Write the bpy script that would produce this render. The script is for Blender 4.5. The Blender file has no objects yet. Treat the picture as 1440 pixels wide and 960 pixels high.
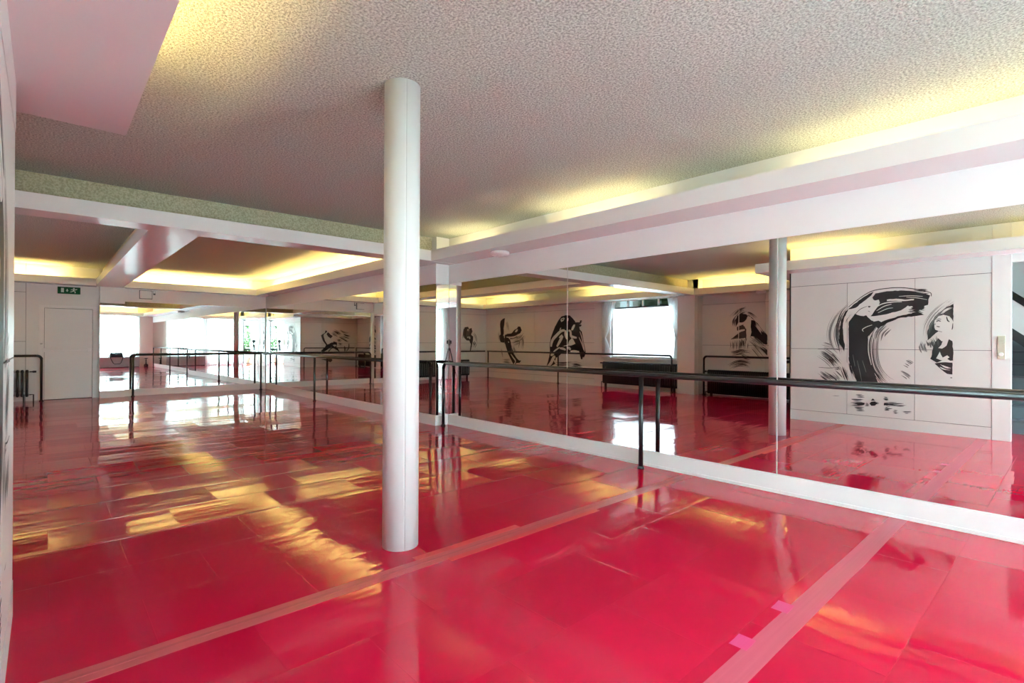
SKY, TUBE, EXPO, SHEER, FAR = 39, 20, .3, .3, 6.5
MURALS = {
'main': [('B',1,[(2.278,1.79),(2.411,1.641),(2.499,1.465),(2.518,1.308),(2.478,1.152),(2.419,1.086)],0.2,26,1),
('B',3,[(2.268,1.767),(2.373,1.662),(2.43,1.486),(2.44,1.308),(2.406,1.152),(2.39,1.042)],0.12,18,2),
('P',0,[(2.249,1.799),(2.129,1.894),(2.019,1.956),(2.046,1.906),(2.11,1.846),(2.221,1.743),(2.306,1.692),(2.344,1.661),(2.373,1.613),(2.399,1.485),(2.391,1.308),(2.371,1.219),(2.386,1.086),(2.414,1.152),(2.453,1.219),(2.45,1.397),(2.427,1.553),(2.373,1.684)]),
('P',0,[(2.328,1.528),(2.249,1.646),(2.198,1.579),(2.109,1.619),(2.045,1.542),(1.979,1.519),(1.993,1.444),(2.072,1.332),(2.087,1.306),(2.075,1.156),(2.071,1.005),(2.016,0.836),(1.962,0.634),(2.227,0.635),(2.265,0.781),(2.326,0.955),(2.333,1.153),(2.333,1.352)]),
('P',0,[(2.091,1.522),(1.965,1.54),(1.929,1.517),(1.991,1.444),(2.022,1.391),(2.072,1.317),(2.1,1.36),(2.155,1.415),(2.073,1.478)]),
('B',0,[(2.004,1.391),(2.045,1.242),(2.049,1.049),(2.016,0.878),(1.927,0.712),(1.856,0.64)],0.11,16,3),
('B',1,[(1.947,1.454),(1.996,1.306),(2.01,1.092),(1.977,0.88),(1.883,0.725),(1.767,0.642)],0.1,14,4),
('B',1,[(1.859,1.473),(1.946,1.369),(1.978,1.242)],0.16,8,5),
('P',0,[(2.034,1.873),(1.998,1.929),(1.86,1.951),(1.705,1.951),(1.552,1.928),(1.442,1.892),(1.378,1.859),(1.397,1.804),(1.4,1.734),(1.438,1.722),(1.448,1.678),(1.522,1.665),(1.578,1.696),(1.621,1.735),(1.696,1.673),(1.859,1.625),(2.019,1.601),(2.055,1.602),(1.979,1.721),(1.944,1.794),(1.957,1.837),(2.019,1.828)]),
('P',0,[(2.018,1.477),(1.859,1.547),(1.705,1.598),(1.552,1.634),(1.474,1.627),(1.445,1.601),(1.551,1.585),(1.704,1.569),(1.85,1.505),(1.964,1.423)]),
('L',0,[(2.335,1.748),(2.24,1.831),(2.129,1.916),(2.02,1.971),(1.86,1.991),(1.706,1.99),(1.556,1.961),(1.458,1.929),(1.375,1.895),(1.366,1.847)],0.012),
('B',0,[(1.588,1.881),(1.474,1.866),(1.378,1.867)],0.16,14,6),
('B',0,[(1.588,1.754),(1.49,1.729),(1.41,1.713)],0.24,22,7),
('B',0,[(1.621,1.643),(1.522,1.645),(1.448,1.626)],0.08,8,8),
('P',2,[(1.86,1.831),(1.756,1.838),(1.655,1.819),(1.552,1.822),(1.555,1.805),(1.688,1.801),(1.79,1.81),(1.86,1.81)]),
('L',2,[(2.001,1.722),(1.912,1.775),(1.79,1.794),(1.688,1.792)],0.014),
('L',2,[(1.983,1.679),(1.894,1.738),(1.807,1.765)],0.01),
('L',2,[(1.965,1.65),(1.859,1.701),(1.79,1.712)],0.008),
('L',2,[(1.722,1.869),(1.588,1.869),(1.458,1.852)],0.008),
('L',2,[(1.638,1.851),(1.523,1.836),(1.41,1.805)],0.007),
('P',2,[(2.046,1.585),(1.965,1.599),(1.859,1.61),(1.722,1.647),(1.674,1.672),(1.621,1.723),(1.575,1.725),(1.563,1.712),(1.621,1.69),(1.637,1.641),(1.722,1.616),(1.842,1.582),(1.965,1.535),(2.018,1.524)]),
('P',2,[(2.11,1.846),(2.081,1.874),(2.074,1.844),(2.019,1.84),(1.965,1.795),(1.987,1.743),(2.033,1.649),(2.073,1.603),(2.119,1.652),(2.161,1.614),(2.239,1.657),(2.315,1.637),(2.363,1.551),(2.368,1.396),(2.352,1.219),(2.371,1.153),(2.395,1.263),(2.407,1.441),(2.392,1.574),(2.334,1.715),(2.24,1.733)]),
('L',0,[(2.249,1.635),(2.184,1.709),(2.101,1.748)],0.008),
('P',0,[(2.091,1.746),(2.073,1.753),(2.051,1.744),(2.073,1.727)]),
('L',0,[(2.088,1.681),(2.062,1.667)],0.006),
('P',0,[(2.249,1.646),(2.183,1.615),(2.128,1.605),(2.142,1.571),(2.239,1.58)]),
('L',2,[(2.036,1.477),(2.109,1.447),(2.155,1.411),(2.142,1.382)],0.01),
('L',2,[(2.338,1.506),(2.333,1.263),(2.329,1.021)],0.01),
('L',2,[(2.079,1.295),(2.079,1.091),(2.044,0.899)],0.012),
('L',2,[(2.03,1.263),(2.04,1.049),(2.007,0.868),(1.962,0.774)],0.01),
('L',2,[(2.406,1.086),(2.351,0.888),(2.274,0.737),(2.233,0.652)],0.03),
('L',2,[(2.394,0.997),(2.332,0.778),(2.265,0.65)],0.01),
('B',0,[(2.332,0.955),(2.297,0.802),(2.246,0.64)],0.04,5,9),
('L',1,[(2.219,0.958),(2.184,0.785),(2.162,0.656)],0.006),
('L',1,[(2.154,0.96),(2.107,0.789)],0.006),
('L',1,[(2.275,1.044),(2.247,0.87)],0.006),
('B',3,[(2.705,1.081),(2.587,0.993),(2.464,0.862)],0.17,30,10),
('B',0,[(2.587,1.038),(2.517,0.949),(2.456,0.862)],0.11,18,11),
('B',1,[(2.689,1.2),(2.598,1.169),(2.498,1.12)],0.07,10,12),
('B',0,[(2.733,0.76),(2.626,0.686),(2.536,0.621)],0.07,8,13),
('B',0,[(2.671,0.767),(2.546,0.679),(2.496,0.628)],0.07,7,14),
('B',3,[(2.536,0.769),(2.467,0.694),(2.428,0.632)],0.1,10,15),
('B',0,[(2.428,0.863),(2.38,0.732),(2.35,0.636)],0.07,9,16),
('L',3,[(2.738,1.122),(2.528,1.124),(2.439,1.108)],0.012),
('L',3,[(2.729,0.838),(2.587,0.834),(2.452,0.849)],0.008),
('B',3,[(2.517,0.842),(2.458,0.835),(2.438,0.796)],0.05,7,17),
('B',1,[(1.666,0.943),(1.619,0.914),(1.594,0.894)],0.16,14,18),
('B',1,[(1.719,0.807),(1.635,0.749),(1.602,0.709)],0.1,6,19),
('B',1,[(1.473,1.222),(1.456,1.142),(1.432,1.081)],0.08,6,20),
('B',3,[(2.236,0.444),(2.178,0.445),(2.121,0.451)],0.05,7,30),
('B',0,[(2.292,0.363),(2.206,0.366),(2.12,0.376)],0.05,7,31),
('B',0,[(2.311,0.313),(2.218,0.317),(2.128,0.328)],0.05,7,32),
('B',3,[(2.273,0.273),(2.196,0.276),(2.12,0.285)],0.05,7,33),
('B',3,[(2.244,0.236),(2.182,0.238),(2.12,0.246)],0.05,7,34),
('B',3,[(2.128,0.323),(2.094,0.322),(2.06,0.327)],0.05,7,35),
('B',0,[(2.069,0.339),(2.004,0.341),(1.94,0.349)],0.05,7,36),
('B',3,[(1.899,0.429),(1.864,0.427),(1.83,0.432)],0.05,7,37),
('B',0,[(1.89,0.351),(1.795,0.356),(1.701,0.366)],0.05,7,38),
('B',3,[(1.882,0.339),(1.748,0.348),(1.617,0.362)],0.05,7,39),
('B',3,[(1.882,0.31),(1.834,0.31),(1.786,0.317)],0.05,7,40),
('B',3,[(1.89,0.282),(1.855,0.281),(1.82,0.286)],0.05,7,41),
('B',3,[(1.786,0.25),(1.752,0.249),(1.718,0.255)],0.05,7,42),
('B',3,[(1.786,0.344),(1.701,0.348),(1.617,0.358)],0.05,7,43),
('B',3,[(1.684,0.246),(1.625,0.248),(1.567,0.256)],0.05,7,44),
('B',3,[(2.545,0.413),(2.471,0.415),(2.398,0.423)],0.01,2,45),
('P',0,[(2.065,0.34),(2.042,0.368),(1.997,0.376),(1.975,0.352),(1.997,0.316),(2.042,0.308)]),
('P',0,[(2.047,0.384),(2.024,0.418),(1.997,0.389)]),
('P',0,[(2.254,0.323),(2.179,0.347),(2.124,0.345),(2.127,0.317),(2.198,0.302)]),
('P',0,[(1.89,0.366),(1.829,0.365),(1.752,0.364),(1.855,0.333),(1.894,0.33)]),
('P',0,[(1.138,1.735),(1.169,1.713),(1.223,1.686),(1.276,1.643),(1.33,1.571),(1.377,1.483),(1.406,1.383),(1.405,1.253),(1.346,1.318),(1.286,1.378),(1.324,1.398),(1.333,1.458),(1.33,1.522),(1.299,1.576),(1.238,1.594),(1.177,1.572),(1.137,1.497)]),
('B',1,[(1.147,1.79),(1.253,1.697),(1.346,1.582),(1.409,1.443),(1.421,1.303)],0.1,18,21),
('B',2,[(1.162,1.713),(1.238,1.667),(1.292,1.6)],0.1,7,22),
('P',2,[(1.324,1.398),(1.333,1.458),(1.33,1.522),(1.292,1.568),(1.23,1.574),(1.169,1.546),(1.142,1.497),(1.146,1.409),(1.206,1.312),(1.283,1.318),(1.291,1.382)]),
('L',0,[(1.312,1.505),(1.291,1.517),(1.265,1.508)],0.014),
('L',0,[(1.315,1.529),(1.284,1.54),(1.261,1.532)],0.008),
('L',0,[(1.31,1.442),(1.291,1.437),(1.276,1.433)],0.012),
('L',0,[(1.322,1.482),(1.327,1.458)],0.006),
('L',0,[(1.207,1.567),(1.195,1.518),(1.176,1.498)],0.014),
('L',0,[(1.142,1.477),(1.146,1.419),(1.152,1.395)],0.01),
('L',0,[(1.29,1.378),(1.252,1.365)],0.006),
('P',0,[(1.348,1.139),(1.33,1.223),(1.291,1.282),(1.252,1.239),(1.222,1.272),(1.214,1.223),(1.184,1.272),(1.146,1.243),(1.139,1.145),(1.139,0.989),(1.168,0.985),(1.206,1.017),(1.251,0.986),(1.306,0.955),(1.376,1.006),(1.357,1.063)]),
('P',2,[(1.29,1.064),(1.275,1.104),(1.244,1.026),(1.198,1.056),(1.175,1.031),(1.236,0.982),(1.275,0.995),(1.313,1.014)]),
('P',2,[(1.229,1.302),(1.176,1.282),(1.206,1.184),(1.252,1.144),(1.291,1.151),(1.26,1.193)]),
('B',3,[(1.346,1.303),(1.322,1.223),(1.329,1.153)],0.07,8,23),
('B',3,[(1.393,1.263),(1.377,1.203),(1.369,1.143)],0.08,7,24),
('P',0,[(1.329,0.944),(1.251,0.962),(1.145,0.96),(1.145,0.804),(1.198,0.811),(1.259,0.867)]),
('B',2,[(1.282,0.926),(1.221,0.888),(1.148,0.868)],0.05,5,25),
('B',1,[(1.444,1.243),(1.456,1.162),(1.437,1.102)],0.06,6,26),
('L',3,[(1.167,0.761),(1.147,0.762)],0.012)],
'kick': [('P',0,[(12.96,2.012),(13.05,1.995),(13.171,1.929),(13.207,1.81),(13.185,1.629),(13.168,1.469),(13.235,1.429),(13.228,1.309),(13.166,1.209),(13.014,1.189),(12.955,1.229),(13.001,1.388),(13.018,1.666),(12.983,1.824)]),
('B',1,[(12.9,1.921),(12.839,1.742),(12.793,1.544)],0.12,8,1),
('B',1,[(13.261,1.63),(13.244,1.389),(13.181,1.189)],0.1,7,2),
('P',0,[(12.956,1.447),(12.822,1.486),(12.631,1.494),(12.473,1.618),(12.359,1.655),(12.302,1.722),(12.204,1.71),(12.133,1.594),(12.202,1.499),(12.315,1.462),(12.371,1.385),(12.601,1.328),(12.688,1.289),(12.658,1.191),(12.599,0.996),(12.482,0.803),(12.366,0.69),(12.252,0.616),(12.154,0.619),(12.224,0.54),(12.365,0.535),(12.422,0.475),(12.537,0.491),(12.684,0.682),(12.803,0.856),(12.909,1.071),(12.97,1.229)]),
('P',2,[(13.033,1.677),(12.958,1.685),(12.853,1.585),(12.852,1.486),(12.956,1.467),(13.046,1.408),(12.993,1.547)]),
('L',2,[(12.881,1.378),(12.66,1.367),(12.486,1.386),(12.301,1.452)],0.05),
('L',2,[(12.777,1.367),(12.674,1.298)],0.04),
('P',2,[(12.472,1.541),(12.401,1.617),(12.316,1.635),(12.33,1.578),(12.401,1.53)]),
('L',2,[(12.656,0.819),(12.539,0.705),(12.423,0.591),(12.494,0.473)],0.05),
('L',3,[(12.979,1.348),(12.96,1.15)],0.03),
('L',2,[(12.791,1.23),(12.746,1.19)],0.04),
('B',1,[(12.6,1.23),(12.37,1.288),(12.201,1.307)],0.35,22,3),
('B',1,[(12.201,1.346),(12.144,1.193),(12.199,0.962)],0.25,12,4),
('B',1,[(12.37,1.23),(12.173,1.327),(11.98,1.478)],0.2,10,5),
('B',1,[(13.15,1.069),(13.103,0.83),(13.025,0.613)],0.05,5,6),
('B',1,[(13.101,0.551),(12.831,0.55),(12.538,0.549)],0.22,20,7),
('B',1,[(12.599,1.074),(12.511,0.919),(12.31,0.691)],0.16,10,8)],
'arch': [('P',0,[(10.241,2.012),(10.08,1.997),(9.982,1.92),(9.885,1.835),(9.861,1.788),(9.683,1.793),(9.659,1.747),(9.718,1.73),(9.624,1.71),(9.647,1.675),(9.717,1.658),(9.693,1.576),(9.623,1.521),(9.575,1.34),(9.527,1.142),(9.475,0.946),(9.502,0.838),(9.548,0.765),(9.567,0.8),(9.606,0.718),(9.653,0.735),(9.701,0.888),(9.725,0.969),(9.928,0.934),(10.147,0.916),(10.372,0.893),(10.498,0.806),(10.626,0.737),(10.651,0.68),(10.637,0.566),(10.728,0.525),(10.833,0.483),(11.018,0.486),(10.966,0.594),(10.9,0.788),(10.875,0.942),(10.889,1.133),(10.838,1.363),(10.76,1.516),(10.657,1.704),(10.53,1.872),(10.403,1.981)]),
('P',2,[(10.373,1.09),(10.26,1.119),(10.149,1.138),(10.1,1.249),(10.003,1.341),(9.93,1.286),(9.857,1.168),(10.002,1.121),(10.198,1.101)]),
('L',2,[(10.275,1.566),(10.426,1.54),(10.604,1.419),(10.759,1.287),(10.823,1.134),(10.81,1.077)],0.1),
('L',2,[(10.349,1.399),(10.45,1.268),(10.589,1.079)],0.1),
('L',2,[(10.501,1.343),(10.375,1.436)],0.05),
('P',2,[(10.448,1.879),(10.403,1.924),(10.328,1.944),(10.277,1.92),(10.327,1.847),(10.415,1.812)]),
('L',0,[(10.403,1.877),(10.327,1.903)],0.03),
('P',2,[(10.191,1.945),(10.129,1.916),(10.141,1.842),(10.19,1.834)]),
('P',2,[(10.029,1.563),(10.005,1.636),(9.933,1.726),(9.873,1.725),(9.884,1.67),(9.956,1.562)]),
('L',2,[(10.25,1.566),(10.237,1.435),(10.187,1.305)],0.1),
('L',2,[(10.127,1.564),(10.053,1.526),(10.028,1.397),(9.931,1.36),(9.81,1.341)],0.08),
('L',2,[(9.693,1.522),(9.622,1.358),(9.562,1.142),(9.515,0.945)],0.03),
('L',2,[(9.727,1.359),(9.621,1.178),(9.538,0.98)],0.03),
('L',2,[(10.474,1.033),(10.347,1.021),(10.234,0.989)],0.07),
('L',2,[(10.185,1.054),(10.099,1.037),(10.038,0.992)],0.08),
('L',2,[(10.049,0.945),(9.904,0.957),(9.749,0.945)],0.06),
('L',2,[(10.73,0.915),(10.64,0.974),(10.474,1.061)],0.05),
('L',2,[(10.965,0.468),(10.833,0.579),(10.729,0.734),(10.652,0.784)],0.11),
('L',2,[(10.848,0.808),(10.704,0.868)],0.08),
('L',2,[(10.703,0.678),(10.637,0.576)],0.05),
('L',2,[(10.477,1.569),(10.427,1.643)],0.04),
('B',0,[(10.689,0.517),(10.344,0.524),(9.902,0.554)],0.2,26,1),
('B',0,[(10.023,0.532),(9.806,0.549),(9.524,0.505)],0.2,22,2),
('B',1,[(9.998,0.477),(9.758,0.478),(9.593,0.484)],0.08,8,3),
('B',0,[(9.73,1.776),(9.683,1.748),(9.628,1.728)],0.2,8,4)],
'alcove': [('B',3,[(5.274,1.795),(5.165,1.908),(5.0,1.96)],0.14,16,1),
('B',1,[(5.384,1.774),(5.215,1.91),(5.032,1.969)],0.12,9,2),
('B',3,[(5.298,1.577),(5.307,1.712),(5.215,1.844)],0.12,12,3),
('P',0,[(5.24,1.819),(5.148,1.874),(5.032,1.853),(4.999,1.811),(5.032,1.738),(5.081,1.686),(5.147,1.671),(5.214,1.668),(5.264,1.577),(5.273,1.711)]),
('B',3,[(5.032,1.87),(4.934,1.833),(4.805,1.723)],0.1,14,4),
('P',3,[(5.247,1.576),(5.097,1.623),(5.031,1.572),(5.03,1.324),(5.179,1.308),(5.23,1.342),(5.383,1.291),(5.247,1.409),(5.163,1.475),(5.239,1.492)]),
('B',0,[(5.383,1.308),(5.247,1.342),(5.046,1.324)],0.07,14,5),
('B',1,[(5.297,1.291),(5.28,1.157),(5.296,1.022)],0.22,22,6),
('B',3,[(5.137,1.324),(5.112,1.191),(5.128,1.025)],0.26,26,7),
('P',0,[(4.925,1.718),(4.853,1.708),(4.789,1.649),(4.693,1.517),(4.58,1.387),(4.579,1.178),(4.661,1.194),(4.787,1.307),(4.867,1.356),(4.94,1.357),(4.916,1.455),(4.933,1.554)]),
('B',0,[(4.965,1.34),(4.787,1.193),(4.579,1.001)],0.16,26,8),
('P',0,[(4.803,1.226),(4.579,1.066),(4.579,0.937),(4.723,1.096)]),
('B',2,[(4.853,1.651),(4.74,1.502),(4.661,1.387)],0.1,6,9),
('B',2,[(4.932,1.324),(4.755,1.177),(4.579,1.066)],0.05,5,10),
('B',1,[(4.915,1.192),(4.786,1.063),(4.597,0.824)],0.16,14,11),
('P',2,[(4.999,1.803),(4.942,1.801),(4.901,1.75),(4.95,1.702),(4.998,1.679),(4.962,1.604),(4.941,1.488),(4.957,1.373),(4.989,1.258),(5.005,1.126),(4.996,1.06),(5.049,1.109),(5.038,1.225),(5.005,1.357),(5.022,1.489),(5.064,1.573),(5.1,1.607),(5.048,1.688)]),
('P',2,[(5.247,1.56),(5.206,1.659),(5.114,1.665),(5.18,1.625)]),
('L',2,[(5.064,1.507),(5.197,1.467),(5.366,1.325)],0.05),
('L',2,[(5.195,1.993),(5.2,1.626),(5.204,1.141)],0.02),
('B',0,[(5.296,0.972),(5.128,1.005),(4.882,0.963)],0.12,30,12),
('B',3,[(5.399,0.97),(5.245,0.989),(5.029,1.06)],0.1,16,13),
('B',0,[(5.432,0.655),(5.194,0.756),(4.897,0.725)],0.14,28,14),
('B',3,[(5.278,0.787),(5.077,0.793),(4.914,0.749)],0.16,22,15),
('B',3,[(5.161,0.924),(5.028,0.878),(4.914,0.864)],0.1,12,16)],
'leap': [('P',0,[(-1.045,1.498),(-1.243,1.622),(-1.268,1.735),(-1.342,1.713),(-1.33,1.645),(-1.193,1.555),(-1.169,1.487),(-1.243,1.239),(-1.367,1.058),(-1.689,1.205),(-1.838,1.148),(-1.813,0.923),(-1.913,0.81),(-1.987,0.652),(-1.863,0.765),(-1.615,0.9),(-1.516,0.81),(-1.367,0.629),(-1.057,0.629),(-1.069,0.765),(-1.243,0.923),(-1.293,1.035),(-1.144,1.239)]),
('P',0,[(-1.392,1.656),(-1.491,1.555),(-1.615,1.464),(-1.516,1.351),(-1.392,1.442),(-1.317,1.555)]),
('L',2,[(-1.231,1.577),(-1.342,1.374),(-1.516,1.239),(-1.64,1.16)],0.06),
('P',2,[(-1.231,1.306),(-1.342,1.193),(-1.479,1.081),(-1.33,1.103)]),
('L',2,[(-1.144,0.652),(-1.342,0.753),(-1.565,0.923)],0.07),
('L',2,[(-1.342,0.652),(-1.417,0.787)],0.05),
('P',2,[(-1.615,1.035),(-1.764,1.058),(-1.813,0.99),(-1.714,0.945)]),
('B',0,[(-1.565,1.667),(-1.739,1.577),(-1.937,1.442)],0.2,12,1),
('B',0,[(-1.665,1.746),(-1.863,1.645),(-2.111,1.532)],0.14,9,2),
('B',0,[(-1.987,1.769),(-2.161,1.667),(-2.458,1.611)],0.1,7,3),
('B',0,[(-2.111,1.532),(-2.309,1.453),(-2.533,1.408)],0.16,9,4),
('B',0,[(-1.913,1.442),(-2.161,1.329),(-2.458,1.171)],0.1,7,5),
('B',0,[(-1.813,1.374),(-1.937,1.239),(-2.161,1.329)],0.1,6,6),
('B',0,[(-2.161,1.261),(-2.309,1.227),(-2.458,1.175)],0.06,4,9),
('B',0,[(-1.863,1.103),(-2.012,1.058),(-2.161,1.069)],0.14,9,7),
('L',0,[(-2.21,0.968),(-2.235,0.674)],0.05),
('L',3,[(-2.433,1.103),(-2.421,0.9),(-2.309,0.72)],0.05),
('B',1,[(-2.161,0.99),(-2.235,0.855),(-2.21,0.697)],0.08,6,8),
('P',3,[(-1.032,0.358),(-1.342,0.358),(-1.565,0.392),(-1.615,0.291),(-1.516,0.2),(-1.342,0.268)])],
'far': [('P',0,[(-1.723,1.707),(-1.863,1.723),(-1.911,1.649),(-2.006,1.688),(-2.054,1.563),(-1.991,1.461),(-2.087,1.387),(-2.072,1.26),(-2.025,1.058),(-1.979,0.895),(-1.947,0.907),(-1.984,1.134),(-1.913,1.259),(-1.803,1.259),(-1.694,1.358),(-1.662,1.556)]),
('L',2,[(-1.833,1.609),(-1.911,1.598)],0.08),
('L',2,[(-1.818,1.359),(-1.913,1.372),(-1.945,1.31)],0.06),
('B',1,[(-2.07,1.538),(-2.183,1.362),(-2.217,1.134)],0.1,8,1),
('B',1,[(-2.073,0.982),(-2.153,1.109),(-2.216,1.21)],0.14,10,2),
('B',3,[(-2.104,1.235),(-2.143,1.159),(-2.169,1.109)],0.14,8,3),
('B',3,[(-1.801,1.696),(-1.786,1.483),(-1.757,1.283)],0.3,16,4)]}
import bpy, bmesh, math, random
from mathutils import Vector, Matrix
from mathutils.geometry import tessellate_polygon
S = bpy.context.scene
C = S.collection
R = math.radians
random.seed(4)

# ------------------------------------------------------------------ materials
def new_mat(name):
    m = bpy.data.materials.new(name); m.use_nodes = True
    nt = m.node_tree; nt.nodes.clear()
    out = nt.nodes.new('ShaderNodeOutputMaterial')
    return m, nt, out

def N(nt, t, **kw):
    n = nt.nodes.new(t)
    for k, v in kw.items():
        if k in n.inputs: n.inputs[k].default_value = v
        else: setattr(n, k, v)
    return n

def principled(name, col, rough=.5, spec=.5, metal=0., bump=None, var=0., coat=0.):
    m, nt, out = new_mat(name)
    b = N(nt, 'ShaderNodeBsdfPrincipled')
    b.inputs['Base Color'].default_value = (*col, 1); b.inputs['Roughness'].default_value = rough
    b.inputs['Specular IOR Level'].default_value = spec; b.inputs['Metallic'].default_value = metal
    b.inputs['Coat Weight'].default_value = coat; b.inputs['Coat Roughness'].default_value = .08
    nt.links.new(b.outputs[0], out.inputs[0])
    tc = N(nt, 'ShaderNodeTexCoord')
    if var:
        no = N(nt, 'ShaderNodeTexNoise', Scale=3.0, Detail=4.0)
        nt.links.new(tc.outputs['Object'], no.inputs['Vector'])
        mx = N(nt, 'ShaderNodeMix', data_type='RGBA')
        mx.inputs[6].default_value = (*[c*(1-var) for c in col], 1); mx.inputs[7].default_value = (*[min(1, c*(1+var)) for c in col], 1)
        nt.links.new(no.outputs['Fac'], mx.inputs[0]); nt.links.new(mx.outputs[2], b.inputs['Base Color'])
    if bump:
        sc, st = bump
        no = N(nt, 'ShaderNodeTexNoise', Scale=sc, Detail=3.0)
        nt.links.new(tc.outputs['Object'], no.inputs['Vector'])
        bp = N(nt, 'ShaderNodeBump', Strength=st, Distance=.01)
        nt.links.new(no.outputs['Fac'], bp.inputs['Height']); nt.links.new(bp.outputs[0], b.inputs['Normal'])
    return m

def emission(name, col, s):
    m, nt, out = new_mat(name)
    e = N(nt, 'ShaderNodeEmission'); e.inputs[0].default_value = (*col, 1); e.inputs[1].default_value = s
    nt.links.new(e.outputs[0], out.inputs[0]); return m

M = {}
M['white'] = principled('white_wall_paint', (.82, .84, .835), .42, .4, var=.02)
M['panel'] = principled('satin_white_panel', (.79, .80, .785), .34, .45, var=.015)
M['lacquer'] = principled('white_lacquer', (.83, .84, .84), .16, .5)
M['trim'] = principled('white_trim_paint', (.84, .85, .845), .35, .4)
M['column'] = principled('white_column_paint', (.715, .72, .725), .38, .4, var=.01)
M['black'] = principled('black_enamel', (.012, .012, .014), .28, .5)
M['iron'] = principled('black_radiator_enamel', (.014, .015, .018), .38, .5)
M['ink'] = principled('black_ink', (.022, .022, .025), .5, .3)
M['inkgrey'] = principled('grey_ink', (.20, .20, .20), .55, .3)
M['inkdark'] = principled('dark_grey_ink', (.075, .075, .08), .55, .3)
M['bare'] = principled('bare_panel_white', (.79, .80, .785), .4, .4)
M['joint'] = principled('dark_panel_joint', (.10, .10, .10), .7, .2)
M['green'] = principled('exit_sign_green', (.003, .095, .035), .6, .2)
M['signwhite'] = principled('exit_sign_white', (.62, .78, .66), .4, .5)
M['cream'] = principled('cream_plastic', (.62, .58, .48), .4, .5)
M['grey_bench'] = principled('grey_bench_paint', (.34, .36, .385), .5, .4)
M['pink'] = principled('warm_pink_wall_paint', (.70, .60, .55), .6, .3)
M['steel'] = principled('brushed_steel', (.55, .55, .55), .3, .5, 1.)
M['slate'] = principled('slate_grey_paint', (.10, .12, .14), .45, .4)
M['step'] = principled('grey_stair_covering', (.13, .16, .18), .4, .4)
M['darkband'] = principled('dark_stringer_paint', (.018, .02, .024), .4, .4)
M['dark_frame'] = principled('dark_teal_frame', (.05, .085, .09), .4, .5)
M['leaf'] = principled('leaf_green', (.05, .12, .025), .6, .3, var=.5)
M['bark'] = principled('bark', (.12, .09, .06), .8, .2)
M['terracotta'] = principled('terracotta', (.45, .2, .12), .7, .2)
M['brick'] = principled('pale_facade', (.62, .52, .45), .8, .2, var=.1)
M['pavement'] = principled('pavement_outside', (.55, .54, .52), .8, .2, var=.08)
M['bag'] = principled('black_bag_cloth', (.02, .03, .035), .7, .3)
M['rubber'] = principled('camera_black', (.02, .02, .022), .5, .4)

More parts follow.
